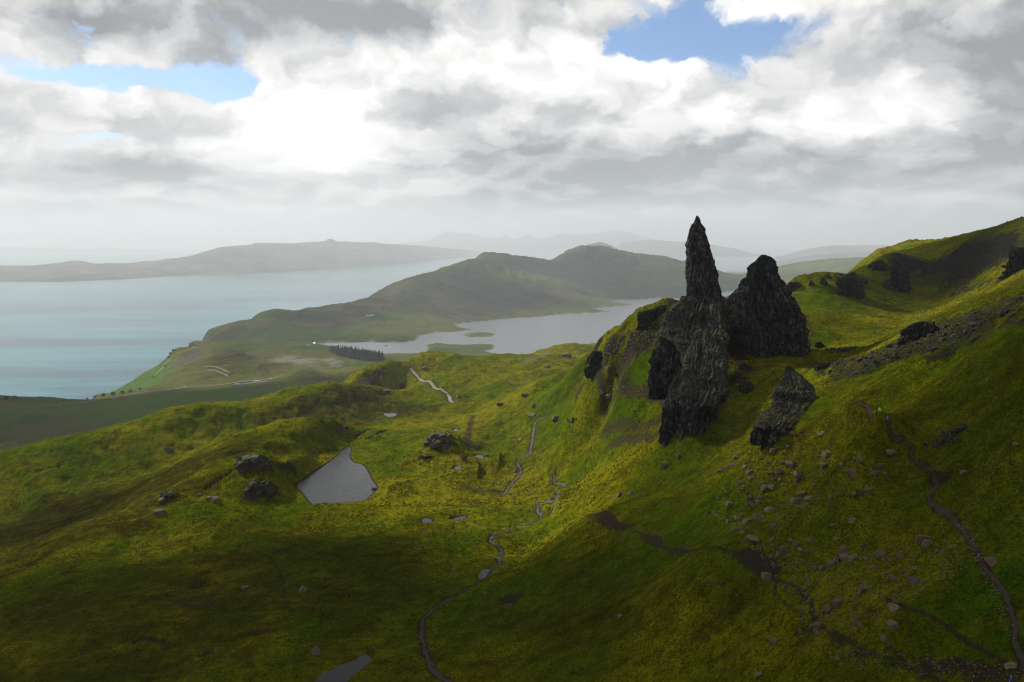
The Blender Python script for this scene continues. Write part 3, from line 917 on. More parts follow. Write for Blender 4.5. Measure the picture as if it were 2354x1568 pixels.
def far_material():
    m, T = material('far_moor')
    p = T.pos()
    a = T.noise(p, 0.0016, 5.0, 0.6, 0.3)
    b = T.noise(p, 0.008, 5.0, 0.62, 0.4)
    c = T.noise(p, 0.05, 4.0, 0.65)
    col = T.mix(T.ss(T.add(T.mul(a, 0.5), T.mul(b, 0.5)), 0.42, 0.58), (0.022, 0.042, 0.005), (0.078, 0.080, 0.018))
    col = T.mix(T.mul(T.ss(b, 0.48, 0.64), 0.6), col, (0.036, 0.034, 0.015))
    col = T.mix(T.attr('lush'), col, (0.046, 0.092, 0.008))
    col = T.mix(T.mul(T.attr('heath_shade'), 0.9), col, T.mix(T.ss(b, 0.35, 0.65), (0.011, 0.012, 0.006), (0.050, 0.043, 0.022)))
    col = T.mix(T.mul(T.ss(c, 0.5, 0.7), 0.35), col, (0.035, 0.040, 0.014))
    rk_ = T.ss(T.nz(), 0.50, 0.72, 1.0, 0.0)
    col = T.mix(T.m('MAXIMUM', T.mul(rk_, 0.8), T.attr('rock')), col, T.mix(c, (0.03, 0.03, 0.03), (0.10, 0.095, 0.09)))
    col = T.mix(T.ss(T.add(T.attr('dirt'), T.mul(T.sub(c, 0.5), 0.6)), 0.4, 0.6), col, (0.11, 0.09, 0.07))
    col = T.mix(T.mul(T.attr('pale'), T.ss(c, 0.3, 0.6, 0.4, 1.0)), col, (0.17, 0.155, 0.14))
    T.out(T.bsdf(col, 0.95, T.bump(T.add(T.mul(b, 26.0), T.mul(c, 5.0)), 1.0, 1.0), 0.0))
    return m


def rock_material(name='basalt', moss=1.0, scale=1.0, lo=0.74, dark=(0.008, 0.0075, 0.0075), lite=(0.031, 0.028, 0.0265), lich=(0.145, 0.134, 0.128)):
    m, T = material(name)
    p = T.pos()
    big = T.noise(p, 0.13 * scale, 4.0, 0.65)
    mid = T.noise(T.v('MULTIPLY', p, (1.0, 1.0, 0.55)), 0.42 * scale, 8.0, 0.72, 0.3)
    fin = T.noise(p, 1.5 * scale, 5.0, 0.7)
    crack = T.vor(T.v('MULTIPLY', p, (1.0, 1.0, 0.6)), 0.55 * scale, 'DISTANCE_TO_EDGE')
    col = T.mix(T.ss(mid, 0.36, 0.62), dark, lite)
    flk = T.noise(T.v('MULTIPLY', p, (1.0, 1.0, 0.45)), 0.8 * scale, 6.0, 0.75)
    col = T.mix(T.mul(T.ss(flk, 0.49, 0.60), T.ss(big, 0.40, 0.58, 0.12, 0.95)), col, lich)
    col = T.mix(T.mul(T.ss(crack, 0.0, 0.05, 0.7, 0.0), 1.0), col, (0.010, 0.010, 0.010))
    mo = T.mul(T.ss(T.add(T.nz(), T.mul(T.sub(mid, 0.5), 1.1)), lo, lo + 0.22), moss)
    col = T.mix(mo, col, T.mix(fin, (0.022, 0.026, 0.003), (0.060, 0.058, 0.005)))
    h = T.add(T.mul(mid, 1.6), T.mul(fin, 0.4), T.ss(crack, 0.0, 0.10, -0.5, 0.0))
    T.out(T.bsdf(col, 0.85, T.bump(h, 1.0, 1.1), 0.25))
    return m


def boulder_material():
    m, T = material('boulder_stone')
    p = T.pos()
    oi = T.node('ShaderNodeObjectInfo').outputs['Random']
    n1 = T.noise(p, 0.9, 5.0, 0.65)
    n2 = T.noise(p, 4.0, 4.0, 0.7)
    col = T.mix(n1, (0.040, 0.030, 0.019), (0.20, 0.148, 0.088))
    col = T.mix(T.ss(n2, 0.55, 0.7), col, (0.32, 0.25, 0.155))
    col = T.mix(T.mul(oi, 0.7), col, (0.030, 0.025, 0.021))
    col = T.mix(T.mul(T.ss(T.nz(), 0.75, 0.98), T.ss(n1, 0.5, 0.65)), col, (0.07, 0.07, 0.012))
    T.out(T.bsdf(col, 0.9, T.bump(T.add(n1, T.mul(n2, 0.5)), 0.6, 0.3), 0.2))
    return m


def water_material(name, col, rough, wave, stretch=(1, 1, 1), bump=0.3, dist=0.3, spec=0.5):
    m, T = material(name)
    p = T.v('MULTIPLY', T.pos(), stretch)
    w = T.add(T.noise(p, wave, 4.0, 0.6, 0.3), T.mul(T.noise(p, wave * 4.5, 3.0, 0.6), 0.4))
    T.out(T.bsdf(col(T, p) if callable(col) else col, rough, T.bump(w, bump, dist), spec))
    return m


def simple(name, col, rough=0.7, var=0.15, scale=3.0, spec=0.3, **kw):
    m, T = material(name)
    n_ = T.noise(T.pos(), scale, 4.0, 0.6)
    dark = tuple(c * (1 - var) for c in col); lite = tuple(min(1, c * (1 + var)) for c in col)
    T.out(T.bsdf(T.mix(n_, dark, lite), rough, None, spec, **kw))
    return m


M_GRASS = grass_material()
M_FAR = far_material()
M_ROCK = rock_material('basalt', 0.9)
M_ROCK2 = rock_material('crag_rock', 1.0, 1.6, 0.56)
M_ROCK3 = rock_material('knoll_rock', 1.0, 2.2, 0.42, (0.014, 0.012, 0.010), (0.070, 0.060, 0.046), (0.22, 0.20, 0.17))
M_BOULDER = boulder_material()

# ------------------------------------------------------------------ ground
SPLIT = int(np.searchsorted(LY, math.log(1150)))


def ground(name, r0, r1, mat, label):
    z = TZ[r0:r1]; nr = r1 - r0
    v = np.stack([XX[r0:r1], YY[r0:r1], z], -1).reshape(-1, 3)
    ob = mesh_from(name, v, grid_faces(nr, NC), mat)
    for nm, arr in (('rock', ROCK), ('dirt', DIRT), ('lush', LUSH), ('heath_shade', HEATH_SHADE), ('pale', PALE)):
        at = ob.data.attributes.new(nm, 'FLOAT', 'POINT')
        at.data.foreach_set('value', np.ascontiguousarray(arr[r0:r1], np.float32).ravel())
    return tag(ob, label, None, None, 'structure')


ground('hillside', 0, SPLIT + 1, M_GRASS, 'green and olive grassy mountainside falling away around the pinnacles')
ground('coastal_moorland', SPLIT, NR, M_FAR, 'hazy moorland with hills between the loch and the sea')

# sea, following the curve of the earth
def sea_z(r):
    return -(r * r) / (2 * 7.45e6)


rr = np.concatenate([[0.0], np.exp(np.linspace(math.log(900), math.log(78000), 70))])
tt = np.linspace(0, 2 * math.pi, 181)[:-1]
sv = np.stack([rr[:, None] * np.sin(tt), rr[:, None] * np.cos(tt), sea_z(rr)[:, None] * np.ones_like(tt)], -1).reshape(-1, 3)


def sea_col(T, p):
    big = T.noise(T.v('MULTIPLY', T.pos(), (0.30, 1.0, 1.0)), 0.0012, 6.0, 0.62, 0.5)
    st_ = T.noise(T.v('MULTIPLY', T.pos(), (0.12, 1.0, 1.0)), 0.006, 4.0, 0.6)
    return T.mix(T.ss(T.add(T.mul(big, 0.7), T.mul(st_, 0.3)), 0.40, 0.60), (0.006, 0.052, 0.080), (0.028, 0.145, 0.180))


M_SEA = water_material('sea_water', sea_col, 0.16, 0.02, (0.4, 1, 1), 0.25, 6.0, 0.03)
tag(mesh_from('sea', sv, grid_faces(len(rr), len(tt), True), M_SEA), 'blue green sea with wind streaks left of the land', None, None, 'structure')
M_LOCH = water_material('loch_water', (0.030, 0.036, 0.045), 0.22, 0.035, (0.45, 1, 1), 0.35, 2.0)
M_TARN = water_material('tarn_water', (0.014, 0.016, 0.018), 0.10, 0.5, (0.5, 1, 1), 0.35, 0.5, 0.14)
M_POOL = water_material('pool_water', (0.02, 0.02, 0.019), 0.08, 0.9, (1, 1, 1), 0.15, 0.15, 0.12)


def sheet(name, poly, z, mat, label, grow=0.0, kind='structure'):
    p = np.array(poly, float)
    if grow:
        q = np.roll(p, -1, 0) - np.roll(p, 1, 0)
        nrm = np.stack([q[:, 1], -q[:, 0]], 1); nrm /= np.linalg.norm(nrm, axis=1)[:, None] + 1e-9
        area = 0.5 * np.sum(p[:, 0] * np.roll(p[:, 1], -1) - np.roll(p[:, 0], -1) * p[:, 1])
        p = p + nrm * grow * (1 if area > 0 else -1)
    bm = bmesh.new()
    f = bm.faces.new([bm.verts.new((a, b, z)) for a, b in p])
    bmesh.ops.triangulate(bm, faces=[f])
    bmesh.ops.recalc_face_normals(bm, faces=bm.faces)
    if sum(f.normal.z for f in bm.faces) < 0:
        bmesh.ops.reverse_faces(bm, faces=bm.faces)
    me = bpy.data.meshes.new(name); bm.to_mesh(me); bm.free()
    me.materials.append(mat)
    o = link(bpy.data.objects.new(name, me))
    return tag(o, label, None, None, kind)


sheet('loch', LOCH, LOCH_Z, M_LOCH, 'silver grey loch below the long hill', 4.0)
sheet('loch', LOCH2, LOCH_Z, M_LOCH, 'far end of the loch seen between the two rocks', 4.0)
sheet('loch', LOCH3, LOCH_Z, M_LOCH, 'thin far strip of loch seen between the two rocks', 4.0)
sheet('tarn', TARN, TARN_Z, M_TARN, 'small grey tarn in the grassy hollow', 0.25)

for poly, lv, nm in POOLS:
    sheet('pool', poly, lv, M_POOL, nm, 0.1)

# ------------------------------------------------------------------ distant islands and mountains
def far_range(name, label, sky, foot, dist, mat, depth, seed, rough=30.0, wl=900.0, taper=True):
    """ridge seen along `sky` (pixels), its foot along `foot`; built as a real body of land with a near and a far slope"""
    sx = np.array([p[0] for p in sky], float); sy = np.array([p[1] for p in sky], float)
    fx = np.array([p[0] for p in foot], float); fd = np.array([p[1] for p in foot], float)
    xs = np.arange(sx[0], sx[-1] + 0.1, 3.0)
    ys = np.interp(xs, sx, sy)
    rows = np.concatenate([np.linspace(0, 1, 26), np.linspace(1, 2, 8)[1:]])
    V = np.zeros((len(rows), len(xs), 3))
    for i, (x, y) in enumerate(zip(xs, ys)):
        u, s = uz(x, y)
        d0 = np.interp(x, fx, fd)
        d1 = d0 + depth
        zt = CAM_Z + s * d1
        if taper:
            tp = min(1.0, (x - xs[0]) / (0.12 * (xs[-1] - xs[0])), (xs[-1] - x) / (0.12 * (xs[-1] - xs[0])))
            zt = zt * tp + (sea_z(d1) - 12) * (1 - tp)
        for j, t in enumerate(rows):
            Y = d0 + depth * t
            base = sea_z(Y) - 12
            if t <= 1:
                z = base + (zt - base) * (t ** 0.72)
            else:
                z = base + (zt - base) * max(0.0, 1 - (t - 1) ** 1.4)
            V[j, i] = (u * Y, Y, z)
    X = V[..., 0]; Yv = V[..., 1]
    hh = np.clip((V[..., 2] - sea_z(Yv)) / 120.0, 0, 1)
    tcol = rows[:, None]
    damp = np.where(np.abs(tcol - 1) < 0.02, 0.12, 1.0)
    V[..., 2] += rough * hh * damp * (fbm(X, Yv, wl, 5, 0.5, seed) - 0.25 + 0.5 * ridged(X, Yv, wl * 0.6, 3, 0.5, seed + 3) * 0.5)
    ob = mesh_from(name, V.reshape(-1, 3), grid_faces(len(rows), len(xs)), mat)
    return tag(ob, label, None, None, 'structure')


def island_mat():
    m, T = material('island_moor')
    p = T.pos()
    b = T.noise(p, 0.0022, 6.0, 0.62, 0.4)
    c = T.noise(p, 0.012, 5.0, 0.6)
    col = T.mix(T.ss(b, 0.36, 0.64), (0.012, 0.016, 0.009), (0.085, 0.076, 0.046))
    col = T.mix(T.ss(c, 0.58, 0.72), col, (0.16, 0.145, 0.12))
    T.out(T.bsdf(col, 0.95, T.bump(T.mul(b, 110.0), 1.0, 1.0), 0.0))
    return m


M_ISLE = island_mat()
far_range('island', 'long low hazy island across the sea, with a knoll on its ridge',
          [(-420, 622), (-200, 618), (-60, 612)] + vw(6, [(0, 352), (130, 352), (330, 357), (520, 340), (700, 350), (860, 338), (1000, 335), (1150, 315), (1400, 285), (1480, 255), (1620, 215), (1850, 200), (1880, 187), (2150, 190), (2354, 177)])
          + vw(7, [(250, 155), (268, 143), (282, 141), (300, 147), (330, 160), (550, 170), (850, 187), (1020, 200), (1250, 225), (1330, 240), (1400, 247)]),
          [(-420, 9300), (0, 9250), (140, 9200), (281, 9750), (375, 10500), (547, 11300), (735, 12900), (882, 15000), (954, 17000), (1040, 20500), (1119, 24500), (1150, 26000)], 0, M_ISLE, 2600, 401, 60, 1300, False)
far_range('distant_hill', 'small sharp hazy hill behind the long hill', vw(7, [(1860, 245), (1930, 212), (2000, 185), (2050, 172), (2080, 163), (2120, 172), (2150, 185), (2220, 218), (2300, 250)]),
          [(1200, 11500), (1500, 11800)], 0, M_ISLE, 1200, 411, 40, 500)
far_range('distant_hill', 'pale broad hill range behind the tall pinnacle', [(1380, 578), (1420, 558), (1484, 552), (1537, 554), (1580, 557), (1630, 561), (1690, 573), (1760, 590), (1800, 596)], [(1300, 23000), (1900, 23000)], 0, M_ISLE, 2500, 421, 50, 1500)
far_range('distant_hill', 'pale hill layers right of the second rock', [(1740, 604), (1790, 590), (1850, 576), (1880, 571), (1920, 566), (2000, 563), (2060, 566), (2130, 567), (2300, 566), (2600, 560)], [(1700, 19000), (2600, 19000)], 0, M_ISLE, 2500, 431, 60, 1500, False)
far_range('distant_hill', 'lower hazy hill layer right of the second rock', [(1740, 606), (1820, 594), (1880, 586), (1940, 581), (2000, 583), (2100, 584), (2300, 585), (2600, 585)], [(1700, 15000), (2600, 15000)], 0, M_ISLE, 1100, 436, 50, 1200, False)
far_range('mountain_range', 'faint row of pointed mountains on the horizon', vw(7, [(560, 178), (680, 148), (760, 160), (870, 165), (950, 150), (1010, 120), (1070, 97), (1130, 113), (1190, 106), (1260, 122), (1330, 134), (1400, 138), (1460, 120), (1510, 145), (1560, 128), (1610, 117), (1700, 150), (1770, 130), (1850, 105), (1930, 118), (2000, 110), (2100, 100), (2200, 88), (2290, 105), (2354, 122), (2500, 150), (2700, 165)]),
          [(800, 34000), (1700, 34000)], 0, M_ISLE, 3500, 441, 120, 2200)
far_range('distant_coast', 'faint low coast at the far left horizon', [(-300, 571), (-100, 566), (60, 569), (180, 573), (250, 570), (330, 575), (420, 578)], [(-300, 36000), (420, 36000)], 0, M_ISLE, 4000, 451, 60, 2500)

# ------------------------------------------------------------------ the great rocks
def rock_body(name, view, prof, Yc, mat, depth=0.9, seed=0, parent=None, bury=6.0, n_around=150, dz=0.45, amp=1.0, flute=1.0, lean=0.0, wl=7.0, rot=0.0):
    """weathered rock whose outline at each height is (y, x_left, x_right[, distance]); solid, with its own depth"""
    lev = []
    for p in prof:
        (xl, y), (xr, _) = vw(view, [(p[1], p[0])])[0], vw(view, [(p[2], p[0])])[0]
        Yd = p[3] if len(p) > 3 else Yc
        ul, s_ = uz(xl, y); ur, _ = uz(xr, y)
        lev.append((CAM_Z + s_ * Yd, ul * Yd, ur * Yd, Yd))
    lev.sort()
    z0 = lev[0]
    lev.insert(0, (z0[0] - bury, z0[1] - bury * 0.12, z0[2] + bury * 0.12, z0[3]))
    L = np.array(lev)
    zs = np.arange(L[0, 0], L[-1, 0], dz)
    zs = np.append(zs, L[-1, 0])
    xl = np.interp(zs, L[:, 0], L[:, 1]); xr = np.interp(zs, L[:, 0], L[:, 2]); yc = np.interp(zs, L[:, 0], L[:, 3])
    th = np.linspace(0, 2 * math.pi, n_around + 1)[:-1]
    a = (xr - xl)[:, None] / 2; xm = ((xr + xl) / 2)[:, None]
    b = np.minimum(a * depth, 0.9 * a.max() * depth)
    TH, ZS = np.meshgrid(th, zs)
    ex = 0.78
    cx = np.sign(np.cos(TH)) * np.abs(np.cos(TH)) ** ex; cy = np.sign(np.sin(TH)) * np.abs(np.sin(TH)) ** ex
    X = xm + a * cx; Y = yc[:, None] + b * cy
    P3 = np.stack([X, Y, ZS], -1).reshape(-1, 3)
    rad = np.sqrt(a * a * cx * cx + b * b * cy * cy).ravel()
    ux = (a * cx).ravel() / (rad + 1e-6); uy = (b * cy).ravel() / (rad + 1e-6)
    q = P3 * np.array([1, 1, 0.45])
    d = 1.3 * perlin3(q / wl, seed) + 0.30 * (1 - 2 * np.abs(perlin3(P3 * np.array([1, 1, .6]) / (wl * 0.17), seed + 40))) + 0.16 * perlin3(P3 / (wl * 0.075), seed + 60)
    ledge = perlin(P3[:, 2] / 2.6 + 0.15 * P3[:, 0], P3[:, 0] / 14 + P3[:, 1] / 14, seed + 80)
    d += 0.40 * np.sign(ledge) * np.abs(ledge) ** 0.5
    arc = TH.ravel() * float(a.mean()) * 1.1
    wx = perlin3(q / 4.5, seed + 110); wz = perlin3(P3 / 3.7, seed + 120)
    for cw, ch_, ca, gr in ((wl * 0.55, wl * 1.9, 1.25, 0.9), (wl * 0.22, wl * 0.75, 0.70, 0.55), (wl * 0.085, wl * 0.16, 0.34, 0.0)):
        row = np.floor(P3[:, 2] / ch_ + wz * 0.6)
        colj = hash2(row, row * 0 + 3, seed) / 4294967296.0
        cc = arc / cw + colj + wx * 0.55
        cl = np.floor(cc)
        d += ca * (hash2(cl, row, seed + 7) / 4294967296.0 - 0.5)
        if gr:
            fr = cc - cl
            ed = np.minimum(fr, 1 - fr) * cw
            d += flute * gr * (0.35 * np.sin(math.pi * fr) - np.exp(-(ed / 0.30) ** 2))
    d *= amp * np.clip(rad / 5.0, 0.12, 1.0)
    d -= 0.25 * amp * np.clip(rad / 5.0, 0.1, 1.0)
    P3[:, 0] += ux * d; P3[:, 1] += uy * d
    P3[:, 2] += 0.35 * amp * perlin3(P3 / 1.8, seed + 90) * np.clip(rad / 4, 0.1, 1)
    F = grid_faces(len(zs), n_around, True)
    top = len(P3)
    P3 = np.vstack([P3, [P3[-n_around:].mean(0) + [0, 0, 0.25]]])
    ob = mesh_from(name, P3, F, mat, False, parent)
    bm = bmesh.new(); bm.from_mesh(ob.data); bm.verts.ensure_lookup_table()
    for i in range(n_around):
        k = top - n_around
        bm.faces.new((bm.verts[k + i], bm.verts[k + (i + 1) % n_around], bm.verts[top]))
    bmesh.ops.recalc_face_normals(bm, faces=bm.faces)
    bm.to_mesh(ob.data); bm.free()
    return ob


pin = empty('rock_pinnacle', (0, 0, 0))
tag(pin, 'tall dark needle of basalt on its ribbed rock plinth, highest point of the slope', 'rock')
rock_body('spire', 1, [(74, 775, 788), (98, 766, 800), (116, 760, 804), (128, 744, 810), (148, 735, 824), (158, 730, 830), (172, 732, 826), (230, 724, 846), (262, 716, 858), (300, 720, 866), (360, 722, 882), (420, 718, 900), (480, 716, 912), (540, 714, 915), (590, 716, 905), (610, 722, 890)], 352, M_ROCK, 0.85, 3, pin, 6, 170, 0.3, 0.55, 1.0, wl=5.5)
rock_body('shoulder', 1, [(470, 880, 900), (500, 868, 915), (540, 862, 932), (600, 850, 940), (660, 840, 950)], 347, M_ROCK, 0.9, 7, pin, 8, 110, 0.3, 0.5, 1.0, wl=4)
rock_body('buttress', 1, [(592, 705, 935, 349), (640, 660, 945, 346), (700, 600, 958, 342), (780, 575, 965, 337), (850, 560, 968, 331), (900, 630, 968, 326), (960, 690, 968, 320), (1050, 690, 966, 312), (1120, 700, 964, 306), (1200, 690, 962, 300), (1280, 690, 940, 296), (1315, 700, 910, 294)], 335, M_ROCK, 0.55, 13, pin, 20, 260, 0.33, 1.15, 1.5, wl=6)
rock_body('rib', 1, [(640, 880, 945, 340), (760, 850, 962, 332), (860, 830, 968, 322), (960, 815, 968, 315), (1050, 800, 965, 308), (1200, 780, 955, 298), (1290, 765, 890, 292), (1318, 770, 840, 291)], 320, M_ROCK, 1.0, 19, pin, 18, 180, 0.33, 0.9, 1.6, wl=5)
rock_body('rib', 1, [(800, 770, 800, 330), (870, 740, 805, 324), (960, 712, 800, 316), (1060, 688, 790, 309), (1100, 690, 770, 307)], 318, M_ROCK, 1.0, 21, pin, 16, 120, 0.33, 0.8, 1.6, wl=4.5)
rock_body('crag', 1, [(690, 600, 660, 340), (760, 575, 700, 337), (850, 565, 730, 334), (920, 520, 735, 331), (975, 505, 720, 329)], 335, M_ROCK, 0.5, 29, pin, 18, 170, 0.33, 1.0, 1.5, wl=5)
rock_body('toe', 1, [(1070, 660, 720, 315), (1130, 635, 740, 311), (1210, 600, 738, 307), (1280, 570, 735, 303), (1310, 572, 720, 301)], 312, M_ROCK, 0.5, 23, pin, 14, 140, 0.33, 0.8, 1.4, wl=4)

rk2 = rock_body('rock_stack', 1, [(325, 1194, 1222), (345, 1176, 1255), (370, 1168, 1278), (400, 1122, 1284), (450, 1112, 1292), (500, 1086, 1322), (560, 1046, 1348), (620, 1010, 1390), (700, 1005, 1428), (760, 1020, 1452), (850, 1055, 1470), (950, 1120, 1488), (1020, 1190, 1505)], 332, M_ROCK, 0.7, 31, None, 10, 300, 0.33, 1.25, 1.4, wl=7)
tag(rk2, 'broad dark rock stack with a knobbly top, right of the tall needle', 'rock')
rk3 = rock_body('rock_outcrop', 1, [(1045, 1352, 1384, 236), (1070, 1342, 1410, 235), (1110, 1332, 1462, 233), (1150, 1318, 1500, 231), (1200, 1272, 1535, 228), (1260, 1255, 1545, 225), (1320, 1235, 1520, 221), (1370, 1175, 1460, 217), (1430, 1150, 1380, 213)], 226, M_ROCK, 0.5, 37, None, 5, 200, 0.25, 0.75, 1.6, wl=3.2)
tag(rk3, 'ribbed dark outcrop on the grass below the broad rock stack', 'rock')


def crag(view, prof, Y, label, seed, depth=0.8, wl=4.0, amp=0.8, bury=4.0, group=None, na=110, dz=0.35):
    pr = [list(p) for p in sorted(prof)]
    if view in (4, 5):
        yb = pr[-1][0]
        for p in pr:
            p[0] = yb - 0.68 * (yb - p[0])
    for i in range(1, len(pr)):
        pr[i][1] = min(pr[i][1], pr[i - 1][1]); pr[i][2] = max(pr[i][2], pr[i - 1][2])
    (q,) = vw(view, [((pr[-1][1] + pr[-1][2]) / 2, pr[-1][0])])
    hh = ray_hit(*q)
    Y = hh[1] + 1.0 if hh and hh[1] < 900 else Y
    o = rock_body('rock_outcrop', view, pr, Y, M_ROCK3 if view in (4, 5) else M_ROCK2, depth, seed, None, bury, na, dz, amp * (2.6 if view in (4, 5) else 1.9), 1.3, wl=wl * 0.8)
    return tag(o, label, 'rock', group)


crag(2, [(470, 1042, 1066), (500, 1025, 1085), (530, 1012, 1108), (600, 1000, 1125), (650, 1005, 1132), (710, 1020, 1128)], 470, 'dark pointed rock pinnacle below the corrie cliff', 41, 0.8, 6, 1.0, 8)
crag(2, [(615, 970, 1000), (640, 945, 1012), (690, 938, 1015)], 466, 'low dark rock leaning against the foot of the pointed pinnacle', 43, 0.8, 4, 0.8, 5)
crag(2, [(552, 680, 705), (580, 640, 725), (620, 592, 765), (680, 635, 770), (740, 645, 740)], 478, 'broken dark crag on the sunny green ridge', 47, 0.7, 5, 1.0, 6)
crag(2, [(600, 775, 800), (625, 745, 806), (645, 740, 800)], 482, 'flat-topped rock at the right end of the broken crag', 49, 0.8, 4, 0.6, 4)
crag(2, [(562, 482, 492), (585, 470, 508), (606, 465, 522)], 486, 'small pointed rock on the skyline of the green ridge', 51, 0.9, 3, 0.5, 3)
crag(2, [(595, 440, 455), (625, 425, 478), (648, 415, 490)], 470, 'small dark rock just below the pointed one on the green ridge', 53, 0.9, 3, 0.5, 3)
crag(2, [(620, 345, 360), (645, 335, 378), (662, 332, 375)], 466, 'leftmost small rock tooth on the green ridge', 55, 0.9, 3, 0.5, 3)
crag(2, [(632, 180, 240), (655, 160, 262), (690, 165, 270)], 455, 'dark broken rocks where the green ridge meets the broad rock stack', 57, 0.6, 3, 0.7, 4)
crag(2, [(450, 898, 925), (470, 870, 945), (500, 840, 955), (530, 900, 965)], 560, 'dark rocky nose ending the corrie rim', 59, 0.8, 6, 1.0, 8)
crag(2, [(355, 2040, 2160), (400, 2010, 2200), (460, 1985, 2220), (510, 1975, 2240)], 395, 'dark rock buttress at the right edge below the skyline', 61, 0.5, 6, 1.2, 8)
crag(2, [(955, 1240, 1340), (990, 1165, 1355), (1030, 1125, 1350), (1070, 1170, 1290), (1085, 1180, 1250)], 262, 'big overhanging block at the head of the boulder run', 63, 0.7, 4, 0.8, 4)
crag(2, [(1120, 395, 430), (1145, 385, 460), (1170, 400, 470)], 300, 'dark rock beside the right foot of the broad stack', 65, 0.9, 3, 0.5, 3)
crag(2, [(1290, 420, 500), (1310, 405, 545), (1335, 400, 540)], 292, 'long low rock at the foot of the broad stack', 67, 0.6, 3, 0.5, 3)
crag(1, [(1080, 1030, 1060), (1110, 1010, 1085), (1140, 1005, 1090)], 300, 'dark rock at the mouth of the gully between the two great rocks', 69, 0.8, 3, 0.6, 4)
crag(1, [(1140, 1080, 1130), (1170, 1055, 1150), (1205, 1050, 1130)], 288, 'low dark rock below the gully', 71, 0.8, 3, 0.6, 4)
crag(1, [(945, 110, 160), (975, 90, 190), (1010, 85, 170), (1045, 80, 130)], 385, 'dark cliff on the left flank of the pinnacle hill', 73, 0.6, 5, 0.8, 6)
crag(1, [(648, 560, 600), (672, 500, 630), (700, 430, 640)], 402, 'mossy rock rim of the green shoulder left of the needle', 75, 0.4, 5, 0.8, 8)

# ------------------------------------------------------------------ paths, stream and roads
def ribbon(name, poly, width, off, mat, label, jit=0.25, step=1.5, seed=0, cross=3):
    d = np.concatenate([[0], np.cumsum(np.hypot(*np.diff(poly, axis=0).T))])
    t = np.arange(0, d[-1], step)
    px = np.interp(t, d, poly[:, 0]); py = np.interp(t, d, poly[:, 1])
    tx = np.gradient(px); ty = np.gradient(py); ln = np.hypot(tx, ty) + 1e-9
    nx, ny = ty / ln, -tx / ln
    def wob(k, sd):
        return np.clip(1 + jit * (1.3 * perlin(t / (width * 4.0), np.full_like(t, k), sd) + 0.9 * perlin(t / (width * 1.3), np.full_like(t, k + 2), sd + 9)), 0.12, 2.2)
    wl = width * wob(3.7, seed); wr = width * wob(8.2, seed + 1)
    rows = []
    for k in np.linspace(-1, 1, cross):
        w = np.where(k < 0, wl, wr) * k / 2
        x = px + nx * w; y = py + ny * w
        rows.append(np.stack([x, y, height(x, y) + off], 1))
    V = np.stack(rows, 1).reshape(-1, 3)
    o = mesh_from(name, V, grid_faces(len(t), cross), mat)
    return tag(o, label, None, None, 'structure')


def gravel(name, a, b):
    m, T = material(name)
    p = T.pos()
    n1 = T.noise(p, 0.6, 5.0, 0.7); n2 = T.noise(p, 4.0, 4.0, 0.7)
    c = T.mix(T.add(T.mul(n1, 0.6), T.mul(n2, 0.4)), a, b)
    T.out(T.bsdf(c, 0.9, T.bump(n2, 0.6, 0.15), 0.2))
    return m


M_PEAT = gravel('peat_path', (0.014, 0.0105, 0.006), (0.054, 0.039, 0.022))
M_GRAVEL = gravel('gravel_path', (0.05, 0.042, 0.03), (0.17, 0.145, 0.105))
M_ROAD = gravel('road_asphalt', (0.05, 0.05, 0.05), (0.085, 0.085, 0.082))
ribbon('path', PATHS['a'], 1.15, 0.05, M_PEAT, 'muddy footpath curving down from the stream to the bottom edge', 0.9, 0.8, 1)
ribbon('path', PATHS['b'], 0.62, 0.05, M_PEAT, 'trodden footpath winding along the right-hand slope', 0.9, 0.6, 2)
ribbon('path', PATHS['e'], 2.6, 0.14, M_GRAVEL, 'pale gravel footpath over the sunny plateau', 0.3, 1.5, 5)
ribbon('path', PATHS['f'], 1.3, 0.06, M_PEAT, 'stony path below the pinnacle hill', 0.7, 1.0, 6)
st = world_line(vw(4, [(1378, 340), (1374, 362), (1383, 380), (1376, 402)]))
ribbon('stream', st, 0.32, 0.12, M_POOL, 'thin bright rill beside the hikers', 0.5, 0.4, 7)
st = world_line(vw(4, [(1283, 495), (1280, 520), (1288, 545), (1290, 565), (1304, 580), (1285, 605), (1240, 628), (1218, 634)]))
ribbon('stream', st, 0.4, 0.12, M_POOL, 'rill running beside the path below the hikers', 0.6, 0.5, 8)
st = world_line(vw(4, [(1047, 370), (1045, 390), (1060, 405), (1090, 412), (1088, 430), (1075, 445), (1070, 465)]))
ribbon('stream', st, 0.35, 0.12, M_POOL, 'small stream looping over the bare ground', 0.6, 0.5, 9)
st = world_line(vw(4, [(1035, 692), (1003, 738), (1045, 765), (1070, 778), (1072, 800), (1050, 832), (1066, 860)]))
ribbon('stream', st, 0.45, 0.12, M_POOL, 'wet runnel along the bends of the muddy path', 0.7, 0.5, 10)
road = world_line(vw(6, [(130, 1400), (400, 1385), (700, 1350), (1000, 1300), (1300, 1265), (1500, 1245), (1700, 1222), (1950, 1194), (2060, 1180)]), 6)
ribbon('road', road, 7.0, 1.2, M_ROAD, 'thin grey coast road crossing the green strip', 0.05, 12, 11)
lay = world_line(vw(6, [(1715, 1232), (1800, 1226), (1900, 1212), (2000, 1196)]), 4)
ribbon('lay_by', lay, 16.0, 0.9, M_ROAD, 'grey roadside parking strip with cars', 0.15, 12, 12)
ribbon('lay_by', world_line(vw(6, [(1290, 1262), (1340, 1257), (1385, 1252)]), 4), 14.0, 0.9, M_ROAD, 'short pull-in beside the coast road', 0.15, 10, 13)
ribbon('road', world_line(vw(6, [(1050, 1240), (1130, 1180), (1210, 1090), (1262, 1035)]), 5), 5.0, 1.2, M_GRAVEL, 'pale lane climbing the green headland', 0.1, 12, 14)
